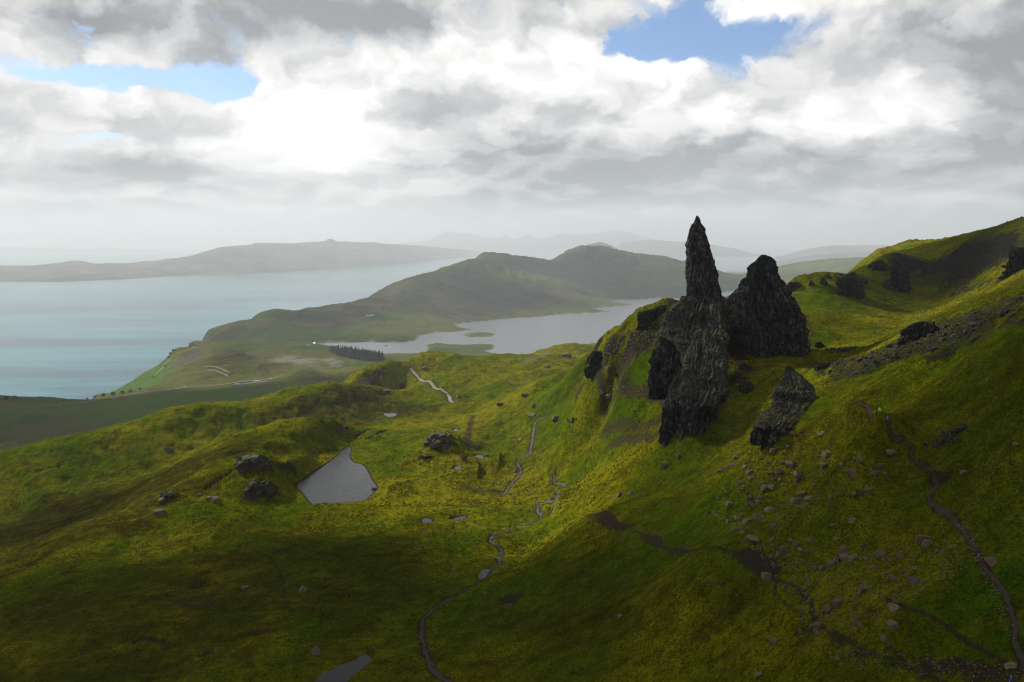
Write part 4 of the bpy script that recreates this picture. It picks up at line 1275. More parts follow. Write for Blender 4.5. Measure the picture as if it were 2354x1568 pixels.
ribbon('road', world_line(vw(6, [(1500, 1100), (1560, 1098), (1620, 1112), (1700, 1150)]), 5), 4.0, 1.0, M_GRAVEL, 'upper loop of the quarry track on the moor', 0.4, 12, 15)
ribbon('road', world_line(vw(6, [(1520, 1125), (1590, 1132), (1650, 1155), (1690, 1180)]), 5), 4.0, 1.0, M_GRAVEL, 'lower loop of the quarry track on the moor', 0.4, 12, 16)

# ------------------------------------------------------------------ boulders
rng = random.Random(5)


def boulder_mesh(i):
    r = random.Random(100 + i)
    bm = bmesh.new()
    pts = []
    for k in range(16):
        v = Vector((r.gauss(0, 1), r.gauss(0, 1), r.gauss(0, 1))).normalized()
        e = 0.55
        v = Vector([math.copysign(abs(c) ** e, c) for c in v])
        pts.append(bm.verts.new(v * r.uniform(0.36, 0.52)))
    res = bmesh.ops.convex_hull(bm, input=pts)
    for v in [v for v in bm.verts if not v.link_faces]:
        bm.verts.remove(v)
    bmesh.ops.triangulate(bm, faces=bm.faces)
    me = bpy.data.meshes.new('boulder'); bm.to_mesh(me); bm.free()
    me.materials.append(M_BOULDER)
    return me


BM = [boulder_mesh(i) for i in range(14)]
M_SCREE = rock_material('scree_rock', 0.4, 3.0, 0.8, (0.010, 0.009, 0.0085), (0.060, 0.052, 0.045), (0.15, 0.135, 0.12))
BMS = []
for me_ in BM:
    m2 = me_.copy(); m2.name = 'boulder'; m2.materials[0] = M_SCREE; BMS.append(m2)


def boulder(x, y, px, label, group, flat=None, mat=None):
    """boulder standing where the pixel meets the ground; px is its width in 2353-wide pixels"""
    h = ray_hit(x, y)
    if not h:
        return None
    size = 1.25 * px / FA * math.hypot(h[0], h[1])
    me = rng.choice(BMS if mat else BM)
    o = link(bpy.data.objects.new('boulder', me))
    f = flat if flat else rng.uniform(0.55, 1.0)
    sx, sy, sz = size * rng.uniform(0.85, 1.15), size * rng.uniform(0.6, 1.0), size * f * 0.8
    o.scale = (sx, sy, sz)
    o.rotation_euler = (rng.uniform(-.3, .3), rng.uniform(-.3, .3), rng.uniform(0, 6.28) if not flat else rng.uniform(-.3, .3))
    o.location = (h[0], h[1] + sy * 0.2, float(height(h[0], h[1] + sy * 0.2)[0]) + sz * 0.05)
    return tag(o, label, 'boulder', group)


def outcrop(view, x, y, w, h, n_, label, seed, big=1.0):
    """knoll of fractured rock: angular blocks, part buried, leaning one way"""
    r = random.Random(seed)
    (q,) = vw(view, [(x, y)])
    hh = ray_hit(*q)
    e = empty('rock_outcrop', (hh[0], hh[1], float(height(hh[0], hh[1])[0])))
    tag(e, label, 'rock')
    px = VIEW[view][2]; lean = r.uniform(-0.5, 0.5)
    for k in range(n_):
        t = r.random() ** 0.7; an = r.uniform(0, 6.283)
        c = ray_hit(q[0] + math.cos(an) * t * w * px / 2, q[1] + math.sin(an) * t * h * px / 2)
        if not c or abs(c[1] - hh[1]) > 45:
            continue
        sz = (w * px / FA * hh[1]) * r.uniform(0.16, 0.34) * (1.25 - 0.6 * t) * big
        o = link(bpy.data.objects.new('block', BM3[r.randrange(len(BM3))]))
        o.parent = e
        zz = float(height(c[0], c[1])[0])
        o.location = (c[0] - e.location.x, c[1] - e.location.y, zz - e.location.z + sz * r.uniform(-0.05, 0.16))
        o.scale = (sz * r.uniform(0.8, 1.5), sz * r.uniform(0.7, 1.2), sz * r.uniform(0.6, 1.15))
        o.rotation_euler = (lean + r.uniform(-.3, .3), lean * 0.6 + r.uniform(-.3, .3), r.uniform(-.5, .5) + (1.57 if r.random() < .4 else 0))
    return e


BM3 = []
for me_ in BM:
    m3 = me_.copy(); m3.name = 'block'; m3.materials[0] = M_ROCK3; BM3.append(m3)
outcrop(4, 705, 160, 190, 75, 34, 'big dark outcrop of broken blocks on the hill right of the tarn', 81, 1.35)
outcrop(4, 608, 250, 80, 80, 16, 'smaller dark crag just below the big outcrop right of the tarn', 83, 1.4)
outcrop(5, 1340, 425, 210, 75, 34, 'ridge-top outcrop with upright slabs left of the tarn', 85, 1.2)
outcrop(5, 1370, 555, 170, 85, 30, 'dark crumbling knoll of rock near the left corner of the tarn', 87, 1.0)
outcrop(5, 890, 588, 105, 40, 18, 'grey rock cluster on the crest of the near hill', 89)
outcrop(4, 125, 72, 85, 50, 18, 'grey jumble of slabs behind the head of the tarn', 91)
outcrop(4, 1488, 28, 70, 36, 8, 'dark rocks in a heap on the slope above the stony track', 93, 1.2)
outcrop(7, 620, 1040, 130, 50, 16, 'pale rocks on the bare scar at the end of the yellow ridge', 95, 0.6)
outcrop(1, 1070, 1150, 130, 70, 12, 'dark rocks at the foot of the gully between the great rocks', 97, 0.9)

A_ = [(1075, 110, 45), (905, 110, 35), (870, 190, 35), (785, 220, 50), (480, 325, 40), (570, 250, 40), (550, 300, 60), (150, 305, 40), (235, 245, 40), (890, 300, 60), (830, 340, 60), (650, 340, 50), (930, 385, 40), (1085, 305, 45), (795, 375, 25), (830, 385, 30), (1420, 305, 35), (1450, 350, 30),
      (1300, 260, 50), (1100, 235, 45), (650, 500, 50), (710, 485, 40), (590, 405, 40), (740, 435, 50), (785, 430, 45), (530, 530, 50), (660, 525, 45), (955, 475, 55), (925, 510, 60), (1000, 490, 50), (1310, 450, 40), (1260, 470, 30), (580, 605, 50), (635, 625, 70), (700, 600, 50), (730, 600, 30), (755, 555, 40),
      (440, 575, 30), (405, 575, 25), (590, 670, 40), (610, 690, 40), (640, 665, 35), (765, 690, 30), (790, 650, 50), (825, 655, 25), (1255, 625, 45), (1140, 650, 30), (525, 625, 35), (560, 675, 35), (460, 490, 25), (495, 488, 20), (500, 432, 22), (1190, 290, 40), (1480, 230, 45), (940, 350, 60), (1250, 345, 50), (1390, 345, 50), (700, 520, 40)]
for x, y, p in A_:
    (q,) = vw(3, [(x, y)])
    boulder(q[0], q[1], p * 0.39, 'angular grey boulder on the grass between the ribbed outcrop and the brow path', 'boulders on the slope below the ribbed outcrop')
B_ = [(610, 748, 30), (775, 738, 30), (890, 740, 40), (1010, 740, 40), (930, 765, 40), (1165, 735, 35), (1270, 830, 40), (1420, 830, 70), (1330, 770, 60), (1700, 760, 60), (1540, 830, 40), (950, 795, 40), (860, 800, 60), (820, 830, 60), (700, 795, 30), (1130, 880, 60), (1080, 900, 50), (1040, 905, 40), (1370, 900, 35), (1500, 960, 60),
      (985, 965, 40), (1010, 1000, 35), (1335, 1025, 55), (860, 1015, 40), (1620, 980, 60), (990, 1060, 40), (1010, 1090, 40), (1505, 1140, 60), (955, 1140, 35), (1105, 1150, 60), (1075, 1170, 25), (1135, 1170, 25), (1180, 1170, 25), (1275, 1220, 60), (1500, 1245, 70), (955, 1275, 40), (795, 1330, 55), (1450, 1320, 50), (1215, 845, 60), (1160, 860, 40), (1250, 850, 45)]
for x, y, p in B_:
    (q,) = vw(3, [(x, y)])
    boulder(q[0], q[1], p * 0.39, 'weathered block in the stony ground between the brow path and the right-hand path', 'blocks in the lower stony ground')
for x, y, p, fl, lb in [(690, 742, 110, 0.3, 'long flat pale slab lying beside the brow path'), (1690, 728, 90, 0.4, 'pale ribbed slab on the grass left of the right-hand path'), (1200, 805, 55, 1.0, 'tallest upright block on top of the stony heap'), (760, 962, 75, 0.7, 'cracked rock heap at the end of the bare peat patch'),
                        (1170, 1112, 64, 0.9, 'largest rounded boulder in the lower stony ground'), (1040, 1248, 62, 0.8, 'double boulder beside the lower track'), (2085, 868, 62, 0.5, 'broad flat rock touching the right-hand path'), (470, 990, 40, 0.8, 'lone pale stone on the smooth mound below the bare peat'),
                        (2225, 172, 40, 0.5, 'pale stone high on the slope near the right edge'), (1915, 335, 50, 0.6, 'broken rock on the grass right of the path bend'), (410, 450, 25, 0.9, 'small two-coloured stone left of the boulder field'), (700, 1535, 50, 0.9, 'dark mossy boulder at the bottom edge'), (2205, 1490, 60, 0.6, 'pale split rock near the bottom right corner')]:
    (q,) = vw(3, [(x, y)])
    boulder(q[0], q[1], p * 0.39, lb, None, fl)
for x, y, p in [(1760, 178, 60), (1800, 152, 60), (1820, 122, 70), (1850, 102, 60), (1890, 88, 70), (1920, 72, 50), (1860, 147, 40), (1690, 175, 40)]:
    (q,) = vw(3, [(x, y)])
    boulder(q[0], q[1], p * 0.39, 'dark block in the tumbled stone row above the right-hand path', 'stone row above the right-hand path', None, True)
for k, x, y, p, lb in [(5, 835, 690, 52, 'rounded boulder below the rock cluster on the near hill'), (5, 1100, 609, 42, 'left boulder of the pair on the crest of the near hill'), (5, 1132, 620, 40, 'right boulder of the pair on the crest of the near hill'), (5, 1045, 594, 30, 'pale squarish stone between the rock cluster and the boulder pair'),
                       (5, 850, 622, 40, 'stone at the foot of the rock cluster on the near hill'), (5, 1590, 1092, 60, 'pale rock group on the dark moor above the winding path'), (5, 1285, 1082, 45, 'ragged stones beside the bare patch on the dark moor'), (5, 1660, 1424, 60, 'pale rock near the pond at the bottom left'), (5, 885, 358, 45, 'dark rock on the shaded face of the yellow ridge'),
                       (4, 340, 228, 30, 'single bright pale boulder right of the tarn'), (4, 1765, 472, 45, 'dark boulder on the green slope, left of a pair'), (4, 1835, 462, 35, 'dark boulder on the green slope, right of a pair'), (4, 980, 240, 38, 'dark block beside the bright pool'), (4, 1155, 332, 35, 'stone in the middle of the stony path'),
                       (4, 1180, 142, 30, 'dark stone left of the stony path'), (4, 2035, 302, 48, 'dark jagged boulder below the pinnacle hill'), (4, 970, 1049, 38, 'flat stone on the slope right of the flooded path'), (4, 1110, 1132, 50, 'pale stones beside the peat patch below the hikers'), (4, 322, 437, 38, 'dark rock standing on the right shore of the tarn'),
                       (4, 1770, 1187, 38, 'pale stone on the dark face of the brow mound'), (4, 1515, 1497, 26, 'dark stone near the bottom edge, centre'), (7, 1142, 1206, 36, 'dark boulder beside the end of the gravel path'), (7, 1186, 1193, 20, 'small dark stone right of the gravel path'), (7, 660, 1172, 45, 'dark rocks on the top of the yellow ridge'),
                       (7, 1585, 1194, 45, 'dark boulder on the plateau below the pinnacle hill'), (7, 1415, 1254, 40, 'dark boulder left of the stony path head'), (7, 1645, 1268, 36, 'pale stone left of the stony path head'), (7, 1632, 1334, 62, 'big rock with a pale top near the stony path'), (7, 1800, 1354, 80, 'wide dark rock on the slope above the big outcrop'),
                       (7, 2150, 1048, 44, 'dark boulder on the scree left of the needle'), (7, 2148, 1222, 40, 'dark boulder on the grass below the scree'), (7, 915, 1018, 36, 'grey stones beside the top of the gravel path'), (7, 1735, 1003, 45, 'pale rocks on the flank of the sunny knoll'), (7, 1862, 934, 55, 'pale rock rib on the sunny knoll')]:
    (q,) = vw(k, [(x, y)])
    boulder(q[0], q[1], p * VIEW[k][2], lb, None)


def poly_samples(k, poly, count, seed, skew=1.0, even=False):
    pl = vw(k, poly); r = random.Random(seed)
    xs = [p[0] for p in pl]; ys = [p[1] for p in pl]
    out = []
    while len(out) < count:
        x = r.uniform(min(xs), max(xs)); y = r.uniform(min(ys), max(ys))
        if inside(np.array([x]), np.array([y]), pl)[0] and (even or perlin(np.array([x / 22.0]), np.array([y / 14.0]), 7)[0] > r.uniform(-0.9, 0.5) * skew):
            out.append((x, y))
    return out


RUN = [(350, 1310), (560, 1280), (800, 1230), (1050, 1120), (1300, 1010), (1700, 880), (2091, 760), (2091, 850), (1700, 1050), (1420, 1180), (1000, 1300), (800, 1400), (560, 1450), (420, 1400)]
FIELD_UP = [(480, 200), (900, 150), (1200, 230), (1450, 300), (1350, 480), (1050, 560), (800, 700), (520, 680), (400, 560), (560, 330)]
FIELD_LO = [(620, 740), (900, 760), (1250, 780), (1650, 730), (1950, 700), (2000, 860), (1700, 1030), (1500, 1150), (1300, 1280), (1000, 1290), (900, 1100), (800, 950)]
for x, y in poly_samples(2, RUN, 70, 11):
    boulder(x, y, rng.uniform(7, 17), 'dark broken block in the boulder run right of the broad rock stack', 'boulder run right of the broad rock stack', None, True)
for x, y in poly_samples(3, FIELD_UP, 40, 12):
    boulder(x, y, rng.uniform(6, 13), 'angular grey boulder on the grass between the ribbed outcrop and the brow path', 'boulders on the slope below the ribbed outcrop')
for x, y in poly_samples(3, FIELD_LO, 45, 13):
    boulder(x, y, rng.uniform(6, 14), 'weathered block in the stony ground between the brow path and the right-hand path', 'blocks in the lower stony ground')


def stones(name, spots, smin, smax, label, seed, mat=None):
    """thousands of small stones: one mass"""
    r = random.Random(seed); V = []; F = []
    octa = np.array([(1, 0, 0), (0, 1, 0), (-1, 0, 0), (0, -1, 0), (0.1, 0, 1), (0, 0, -1), (.7, .7, .45), (-.7, .6, .5)]) * 0.5
    oct_f = np.array([(0, 6, 4), (6, 1, 4), (1, 7, 4), (7, 2, 4), (2, 3, 4), (3, 0, 4), (0, 1, 6), (1, 2, 7), (0, 5, 1), (1, 5, 2), (2, 5, 3), (3, 5, 0)])
    n0 = 0
    for x, y in spots:
        h = ray_hit(x, y)
        if not h:
            continue
        s_ = r.uniform(smin, smax) / FA * h[1]
        a = r.uniform(0, 6.28); ca, sa = math.cos(a), math.sin(a)
        v = octa * np.array([s_ * r.uniform(.7, 1.2), s_ * r.uniform(.6, 1.1), s_ * r.uniform(.4, .8)]) + np.array([[r.uniform(-.08, .08) * s_ for _ in range(3)] for _ in range(8)])
        v = np.stack([v[:, 0] * ca - v[:, 1] * sa, v[:, 0] * sa + v[:, 1] * ca, v[:, 2]], 1) + np.array([h[0], h[1], h[2] + s_ * 0.1])
        V.append(v); F.append(oct_f + n0); n0 += 8
    o = mesh_from(name, np.vstack(V), np.vstack(F), mat or M_BOULDER, False)
    return tag(o, label, 'stones', None, 'stuff')


stones('scree', poly_samples(2, RUN, 1700, 21) + poly_samples(2, [(1480, 690), (1750, 640), (2050, 520), (2060, 560), (1750, 690), (1500, 770)], 140, 27) + poly_samples(2, [(470, 1180), (740, 1150), (700, 1210), (500, 1220)], 120, 33), 1.5, 7.0, 'dark broken scree filling the boulder run', 34, M_SCREE)
spots = poly_samples(3, FIELD_UP, 700, 22) + poly_samples(3, FIELD_LO, 1500, 23) + poly_samples(3, [(1600, 0), (2262, 0), (2262, 700), (2000, 680), (1750, 420)], 160, 24, 0.3)
spots += poly_samples(1, [(120, 950), (270, 830), (560, 740), (560, 860), (300, 1010), (100, 1040)], 260, 25) + poly_samples(1, [(0, 1200), (200, 1150), (560, 1180), (560, 1260), (200, 1240)], 120, 26)
spots += poly_samples(3, [(950, 1290), (1300, 1380), (1800, 1420), (2262, 1480), (2262, 1568), (1300, 1500), (1000, 1400)], 420, 28) + poly_samples(4, [(1150, 200), (1320, 200), (1300, 600), (1400, 500), (1250, 600), (1080, 460)], 160, 29)
spots += poly_samples(3, [(1850, 640), (1960, 640), (2030, 860), (2200, 1200), (2240, 1400), (2150, 1300), (2000, 900)], 220, 30)
stones('small_stones', spots, 1.5, 7.0, 'small loose stones strewn over the grassy slopes', 31)
rs_ = random.Random(77)
far_spots = [(rs_.uniform(0, 2353), rs_.uniform(960, 1568)) for _ in range(420)]
stones('scattered_stones', far_spots, 1.0, 3.2, 'few pale stones dotted over the grassy moor', 32)


# ------------------------------------------------------------------ rough grass: tussocks on the nearer slopes
def tussocks(count, seed):
    g = np.random.default_rng(seed)
    u = g.uniform(-0.70, 0.70, count * 3); ly = g.uniform(math.log(88), math.log(520), count * 3)
    Y = np.exp(ly); X = u * Y
    fu = np.clip(np.interp(u, U, np.arange(NC)).astype(int), 0, NC - 1); fr = np.clip(np.interp(ly, LY, np.arange(NR)).astype(int), 0, NR - 1)
    bare = np.maximum.reduce([DIRT[fr, fu], ROCK[fr, fu], PALE[fr, fu]])
    wet = inside(X, Y, TARN)
    for p_ in POOLS:
        wet |= inside(X, Y, p_[0])
    dens = 0.45 + 0.9 * fbm(X, Y, 16, 3, 0.6, 311) + 0.35 * fbm(X, Y, 3.0, 2, 0.5, 313)
    ok = np.nonzero((g.uniform(0, 1, count * 3) < dens) & (bare < 0.45) & ~wet)[0][:count]
    X = X[ok]; Y = Y[ok]; m = len(ok)
    z = height(X, Y)
    r = g.uniform(0.16, 0.36, m) * np.clip(Y / 170, 0.8, 2.2); h = r * g.uniform(0.7, 1.3, m); a0 = g.uniform(0, 6.28, m)
    V = np.zeros((m, 5, 3))
    for k in range(4):
        a = a0 + k * math.pi / 2 + g.uniform(-.4, .4, m); q = r * g.uniform(0.6, 1.2, m)
        V[:, k] = np.stack([X + q * np.cos(a), Y + q * np.sin(a), z - 0.12], 1)
    V[:, 4] = np.stack([X + g.uniform(-.3, .3, m) * r, Y + g.uniform(-.3, .3, m) * r, z + h], 1)
    base = (np.arange(m) * 5)[:, None, None]
    F = (np.array([[0, 1, 4], [1, 2, 4], [2, 3, 4], [3, 0, 4]])[None] + base).reshape(-1, 3)
    m_, T = material('tussock_grass')
    p = T.pos()
    n1 = T.noise(p, 0.04, 4.0, 0.6); n2_ = T.noise(p, 1.3, 3.0, 0.7)
    col = T.mix(T.ss(n1, 0.38, 0.62), (0.030, 0.042, 0.0014), (0.088, 0.076, 0.0028))
    col = T.mix(T.ss(n2_, 0.35, 0.65), col, (0.046, 0.036, 0.005))
    T.out(T.bsdf(col, 1.0, None, 0.0))
    return tag(mesh_from('grass_tussocks', V.reshape(-1, 3), F, m_, True), 'rough tussocky grass covering the nearer slopes', 'grass', None, 'stuff')


tussocks(70000, 41)

# ------------------------------------------------------------------ hikers
def person_mesh(pose):
    V = []; E = []; Rr = []
    def v(co, r, par=None):
        V.append(co); Rr.append(r)
        if par is not None:
            E.append((par, len(V) - 1))
        return len(V) - 1
    st_ = 0.20 if pose == 'walk' else 0.06
    pel = v((0, 0, 0.96), 0.145)
    wa = v((0, 0.01, 1.10), 0.125, pel)
    ch = v((0, 0.015, 1.32), 0.155, wa)
    nk = v((0, 0.02, 1.475), 0.060, ch)
    jaw = v((0, 0.045, 1.56), 0.075, nk)
    hd = v((0, 0.035, 1.645), 0.096, jaw)
    v((0, 0.03, 1.725), 0.075, hd)
    v((0, 0.145, 1.60), 0.016, jaw)
    for sg in (-1, 1):
        sh = v((sg * 0.175, 0.0, 1.415), 0.075, ch)
        el = v((sg * 0.245, -0.03 - sg * st_ * 0.4, 1.15), 0.052, sh)
        wr = v((sg * 0.245, 0.10 - sg * st_ * 0.6, 0.95), 0.035, el)
        pm = v((sg * 0.243, 0.125 - sg * st_ * 0.6, 0.885), 0.034, wr)
        for k, (oy, ln) in enumerate([(-0.033, 0.06), (-0.012, 0.075), (0.010, 0.08), (0.032, 0.07)]):
            f1 = v((sg * 0.240, 0.13 - sg * st_ * 0.6 + oy, 0.845), 0.009, pm)
            v((sg * 0.228, 0.14 - sg * st_ * 0.6 + oy, 0.845 - ln), 0.008, f1)
        v((sg * 0.225, 0.17 - sg * st_ * 0.6, 0.87), 0.010, pm)
        hp = v((sg * 0.095, 0.0, 0.90), 0.100, pel)
        kn = v((sg * 0.10, 0.03 + sg * st_, 0.50), 0.068, hp)
        an = v((sg * 0.10, -0.03 + sg * st_ * 1.3, 0.10), 0.046, kn)
        v((sg * 0.105, 0.13 + sg * st_ * 1.3, 0.045), 0.042, an)
    me = bpy.data.meshes.new('person')
    me.from_pydata(V, E, [])
    ob = link(bpy.data.objects.new('person', me))
    sk = ob.modifiers.new('Skin', 'SKIN')
    sk.use_smooth_shade = True
    for i, d in enumerate(me.skin_vertices[0].data):
        d.radius = (Rr[i], Rr[i])
        d.use_root = (i == 0)
    for i in (2, 1, 0):
        me.skin_vertices[0].data[i].radius = (Rr[i] * 1.18, Rr[i] * 0.86)
    sb = ob.modifiers.new('Subdivision', 'SUBSURF'); sb.levels = 1; sb.render_levels = 1
    dg = bpy.context.evaluated_depsgraph_get()
    out = bpy.data.meshes.new_from_object(ob.evaluated_get(dg))
    bpy.data.objects.remove(ob)
    return out


def cloth(name, c):
    return simple(name, c, 0.8, 0.25, 14.0, 0.2)


M_SKIN = simple('skin', (0.55, 0.33, 0.24), 0.6, 0.06, 10)
M_HAIR = simple('hair', (0.035, 0.022, 0.015), 0.7, 0.3, 40)
M_TROUS = cloth('dark_trousers', (0.02, 0.021, 0.025))
M_BOOT = cloth('boot_leather', (0.03, 0.022, 0.016))
POSE = {p: person_mesh(p) for p in ('walk', 'stand')}


def backpack_mesh(mat):
    bm = bmesh.new()
    bmesh.ops.create_cube(bm, size=1.0)
    for v_ in bm.verts:
        v_.co = Vector((v_.co.x * (0.30 if v_.co.z > 0 else 0.33), v_.co.y * 0.17, v_.co.z * 0.46))
    bmesh.ops.bevel(bm, geom=list(bm.edges), offset=0.05, segments=2, affect='EDGES')
    me = bpy.data.meshes.new('backpack'); bm.to_mesh(me); bm.free()
    me.materials.append(mat)
    return me


def person(x, y, jacket, label, pose='walk', face=0.0, pack=None, legs=None, scale=1.0):
    h = ray_hit(x, y)
    me = POSE[pose].copy()
    for m_ in (jacket, legs or M_TROUS, M_SKIN, M_HAIR, M_BOOT):
        me.materials.append(m_)
    idx = []
    for p in me.polygons:
        c = p.center
        if c.z > 1.675 or (c.z > 1.56 and c.y < 0.015): k = 3
        elif c.z > 1.49: k = 2
        elif c.z > 0.93 and not (abs(c.x) > 0.19 and c.z < 0.95): k = 0
        elif abs(c.x) > 0.185: k = 2
        elif c.z > 0.13: k = 1
        else: k = 4
        idx.append(k)
    me.polygons.foreach_set('material_index', idx)
    o = link(bpy.data.objects.new('person', me))
    o.location = (h[0], h[1], float(height(h[0], h[1])[0]) + 0.02)
    o.rotation_euler = (0, 0, face)
    o.scale = (scale,) * 3
    tag(o, label, 'person', None)
    if pack:
        b = link(bpy.data.objects.new('backpack', backpack_mesh(pack)))
        b.parent = o; b.location = (0, -0.22, 1.27)
    return o


J_GREEN = cloth('green_jacket', (0.10, 0.85, 0.06)); J_BLUE = cloth('blue_jacket', (0.01, 0.10, 0.42)); J_RED = cloth('red_jacket', (0.30, 0.015, 0.02)); J_DARK = cloth('dark_jacket', (0.018, 0.020, 0.026)); J_GREY = cloth('grey_jacket', (0.10, 0.17, 0.19)); J_NAVY = cloth('navy_jacket', (0.02, 0.05, 0.16)); L_TAN = cloth('tan_trousers', (0.16, 0.12, 0.08))
k_ = 2353 / 3200
person(2747 * k_, 1297 * k_, J_GREEN, 'hiker in a bright green jacket on the right-hand slope', 'walk', 2.6, None, L_TAN)
person(2772 * k_, 1322 * k_, J_GREY, 'hiker in a pale grey jacket below the one in bright green', 'walk', 2.4, J_DARK, None, 0.9)
person(2259 * k_, 1711 * k_, J_RED, 'hiker in a dark red jacket standing on the brow path', 'walk', -1.6)
person(2147 * k_, 1716 * k_, J_DARK, 'hiker in dark clothes on the peaty path left of the red one', 'walk', -1.4, J_NAVY)
person(3158 * k_, 2149 * k_, J_BLUE, 'hiker in a blue jacket at the bottom right corner', 'walk', 1.2, J_RED)
person(3041 * k_, 2149 * k_, J_DARK, 'hiker in black at the bottom edge left of the blue one', 'stand', 1.0)
person(1619 * k_, 1741 * k_, J_DARK, 'left hiker of the dark pair on the slope beside the muddy path', 'walk', 0.6, J_GREY)
person(1636 * k_, 1728 * k_, J_DARK, 'right hiker of the dark pair on the slope beside the muddy path', 'stand', 0.7)
person(1732 * k_, 1545 * k_, J_DARK, 'left hiker of the two standing close together by the stony ground', 'stand', 0.3)
person(1739 * k_, 1547 * k_, J_DARK, 'right hiker of the two standing close together by the stony ground', 'stand', 0.1, J_GREY)
person(1725 * k_, 1561 * k_, J_DARK, 'hiker in black just below the close pair by the stony ground', 'walk', 0.2)
person(1769 * k_, 1463 * k_, J_BLUE, 'hiker in a blue jacket on the green slope above the rill', 'walk', 0.4)
person(1761 * k_, 1472 * k_, J_DARK, 'hiker in dark clothes beside the blue one above the rill', 'walk', 0.4, None, L_TAN)
person(1336 * k_, 1488 * k_, J_DARK, 'lone dark hiker in the hollow right of the tarn', 'walk', 1.3)

# ------------------------------------------------------------------ cars, houses, dam, trees
def car_mesh(mat):
    bm = bmesh.new()
    prof = [(-2.1, 0.35), (-2.15, 0.75), (-1.75, 0.92), (-1.25, 1.42), (0.35, 1.46), (1.05, 0.98), (1.95, 0.85), (2.12, 0.62), (2.08, 0.35)]
    L_ = [bm.verts.new((x, -0.86 if z < 1 else -0.66, z)) for x, z in prof]; R_ = [bm.verts.new((x, 0.86 if z < 1 else 0.66, z)) for x, z in prof]
    bm.faces.new(L_); bm.faces.new(R_[::-1])
    for i in range(len(prof)):
        j = (i + 1) % len(prof)
        bm.faces.new((L_[i], R_[i], R_[j], L_[j]))
    for wx in (-1.3, 1.3):
        for wy in (-0.78, 0.78):
            r = bmesh.ops.create_cone(bm, cap_ends=True, segments=12, radius1=0.33, radius2=0.33, depth=0.22)
            for v_ in r['verts']:
                v_.co = Vector((v_.co.x + wx, v_.co.z + wy, v_.co.y + 0.33))
    bmesh.ops.recalc_face_normals(bm, faces=bm.faces)
    me = bpy.data.meshes.new('parked_car'); bm.to_mesh(me); bm.free()
    me.materials.append(mat); me.materials.append(M_TYRE); me.materials.append(M_GLASS)
    for p in me.polygons:
        c = p.center
        if abs(c.y) > 0.66 and c.z < 0.68 and len(p.vertices) in (4, 12) and abs(abs(c.x) - 1.3) < 0.36: p.material_index = 1
        elif c.z > 1.0 and abs(p.normal.z) < 0.85: p.material_index = 2
    return me


M_TYRE = simple('tyre_rubber', (0.02, 0.02, 0.02), 0.8); M_GLASS = simple('car_glass', (0.02, 0.025, 0.03), 0.1, 0.1, 1, 0.5)
CARS = [simple('car_paint_white', (0.75, 0.75, 0.75), 0.3, 0.03), simple('car_paint_dark', (0.03, 0.035, 0.045), 0.3, 0.05), simple('car_paint_silver', (0.40, 0.42, 0.44), 0.3, 0.03), simple('car_paint_blue', (0.03, 0.07, 0.2), 0.3, 0.05)]
CM = [car_mesh(m_) for m_ in CARS]
rc = random.Random(3)
for k in range(20):
    if k < 17:
        t = k / 16
        x, y = 1718 + 275 * t, 1233 - 38 * t - 2
        lb, gp = 'tiny parked car in the long roadside row by the coast road', 'cars in the long roadside row'
    else:
        x, y = 1300 + (k - 17) * 30, 1258 - (k - 17) * 3
        lb, gp = 'tiny parked car in the short pull-in by the coast road', 'cars in the short pull-in'
    (q,) = vw(6, [(x, y)])
    h = ray_hit(*q)
    o = link(bpy.data.objects.new('parked_car', rc.choice(CM)))
    hz = float(height(h[0], h[1])[0])
    o.location = (h[0], h[1], hz + 1.0); o.rotation_euler = (0, 0, rc.choice([0.9, 1.0, 1.1, 0.1])); o.scale = (1.15, 1.15, 1.15)
    tag(o, lb, 'car', gp)

M_WHITE = simple('white_render', (0.78, 0.77, 0.74), 0.9, 0.05); M_SLATE = simple('slate_roof', (0.09, 0.09, 0.10), 0.7, 0.2); M_STONE = simple('grey_stone', (0.20, 0.18, 0.16), 0.9, 0.2); M_DARKGL = simple('window_glass', (0.02, 0.025, 0.03), 0.15, 0.1); M_DOOR = simple('painted_door', (0.10, 0.05, 0.03), 0.6)


def box(name, lo, hi, mat, parent):
    bm = bmesh.new(); bmesh.ops.create_cube(bm, size=1.0)
    for v_ in bm.verts:
        v_.co = Vector([(l + h_) / 2 + c * (h_ - l) for l, h_, c in zip(lo, hi, v_.co)])
    me = bpy.data.meshes.new(name); bm.to_mesh(me); bm.free(); me.materials.append(mat)
    o = link(bpy.data.objects.new(name, me)); o.parent = parent
    return o


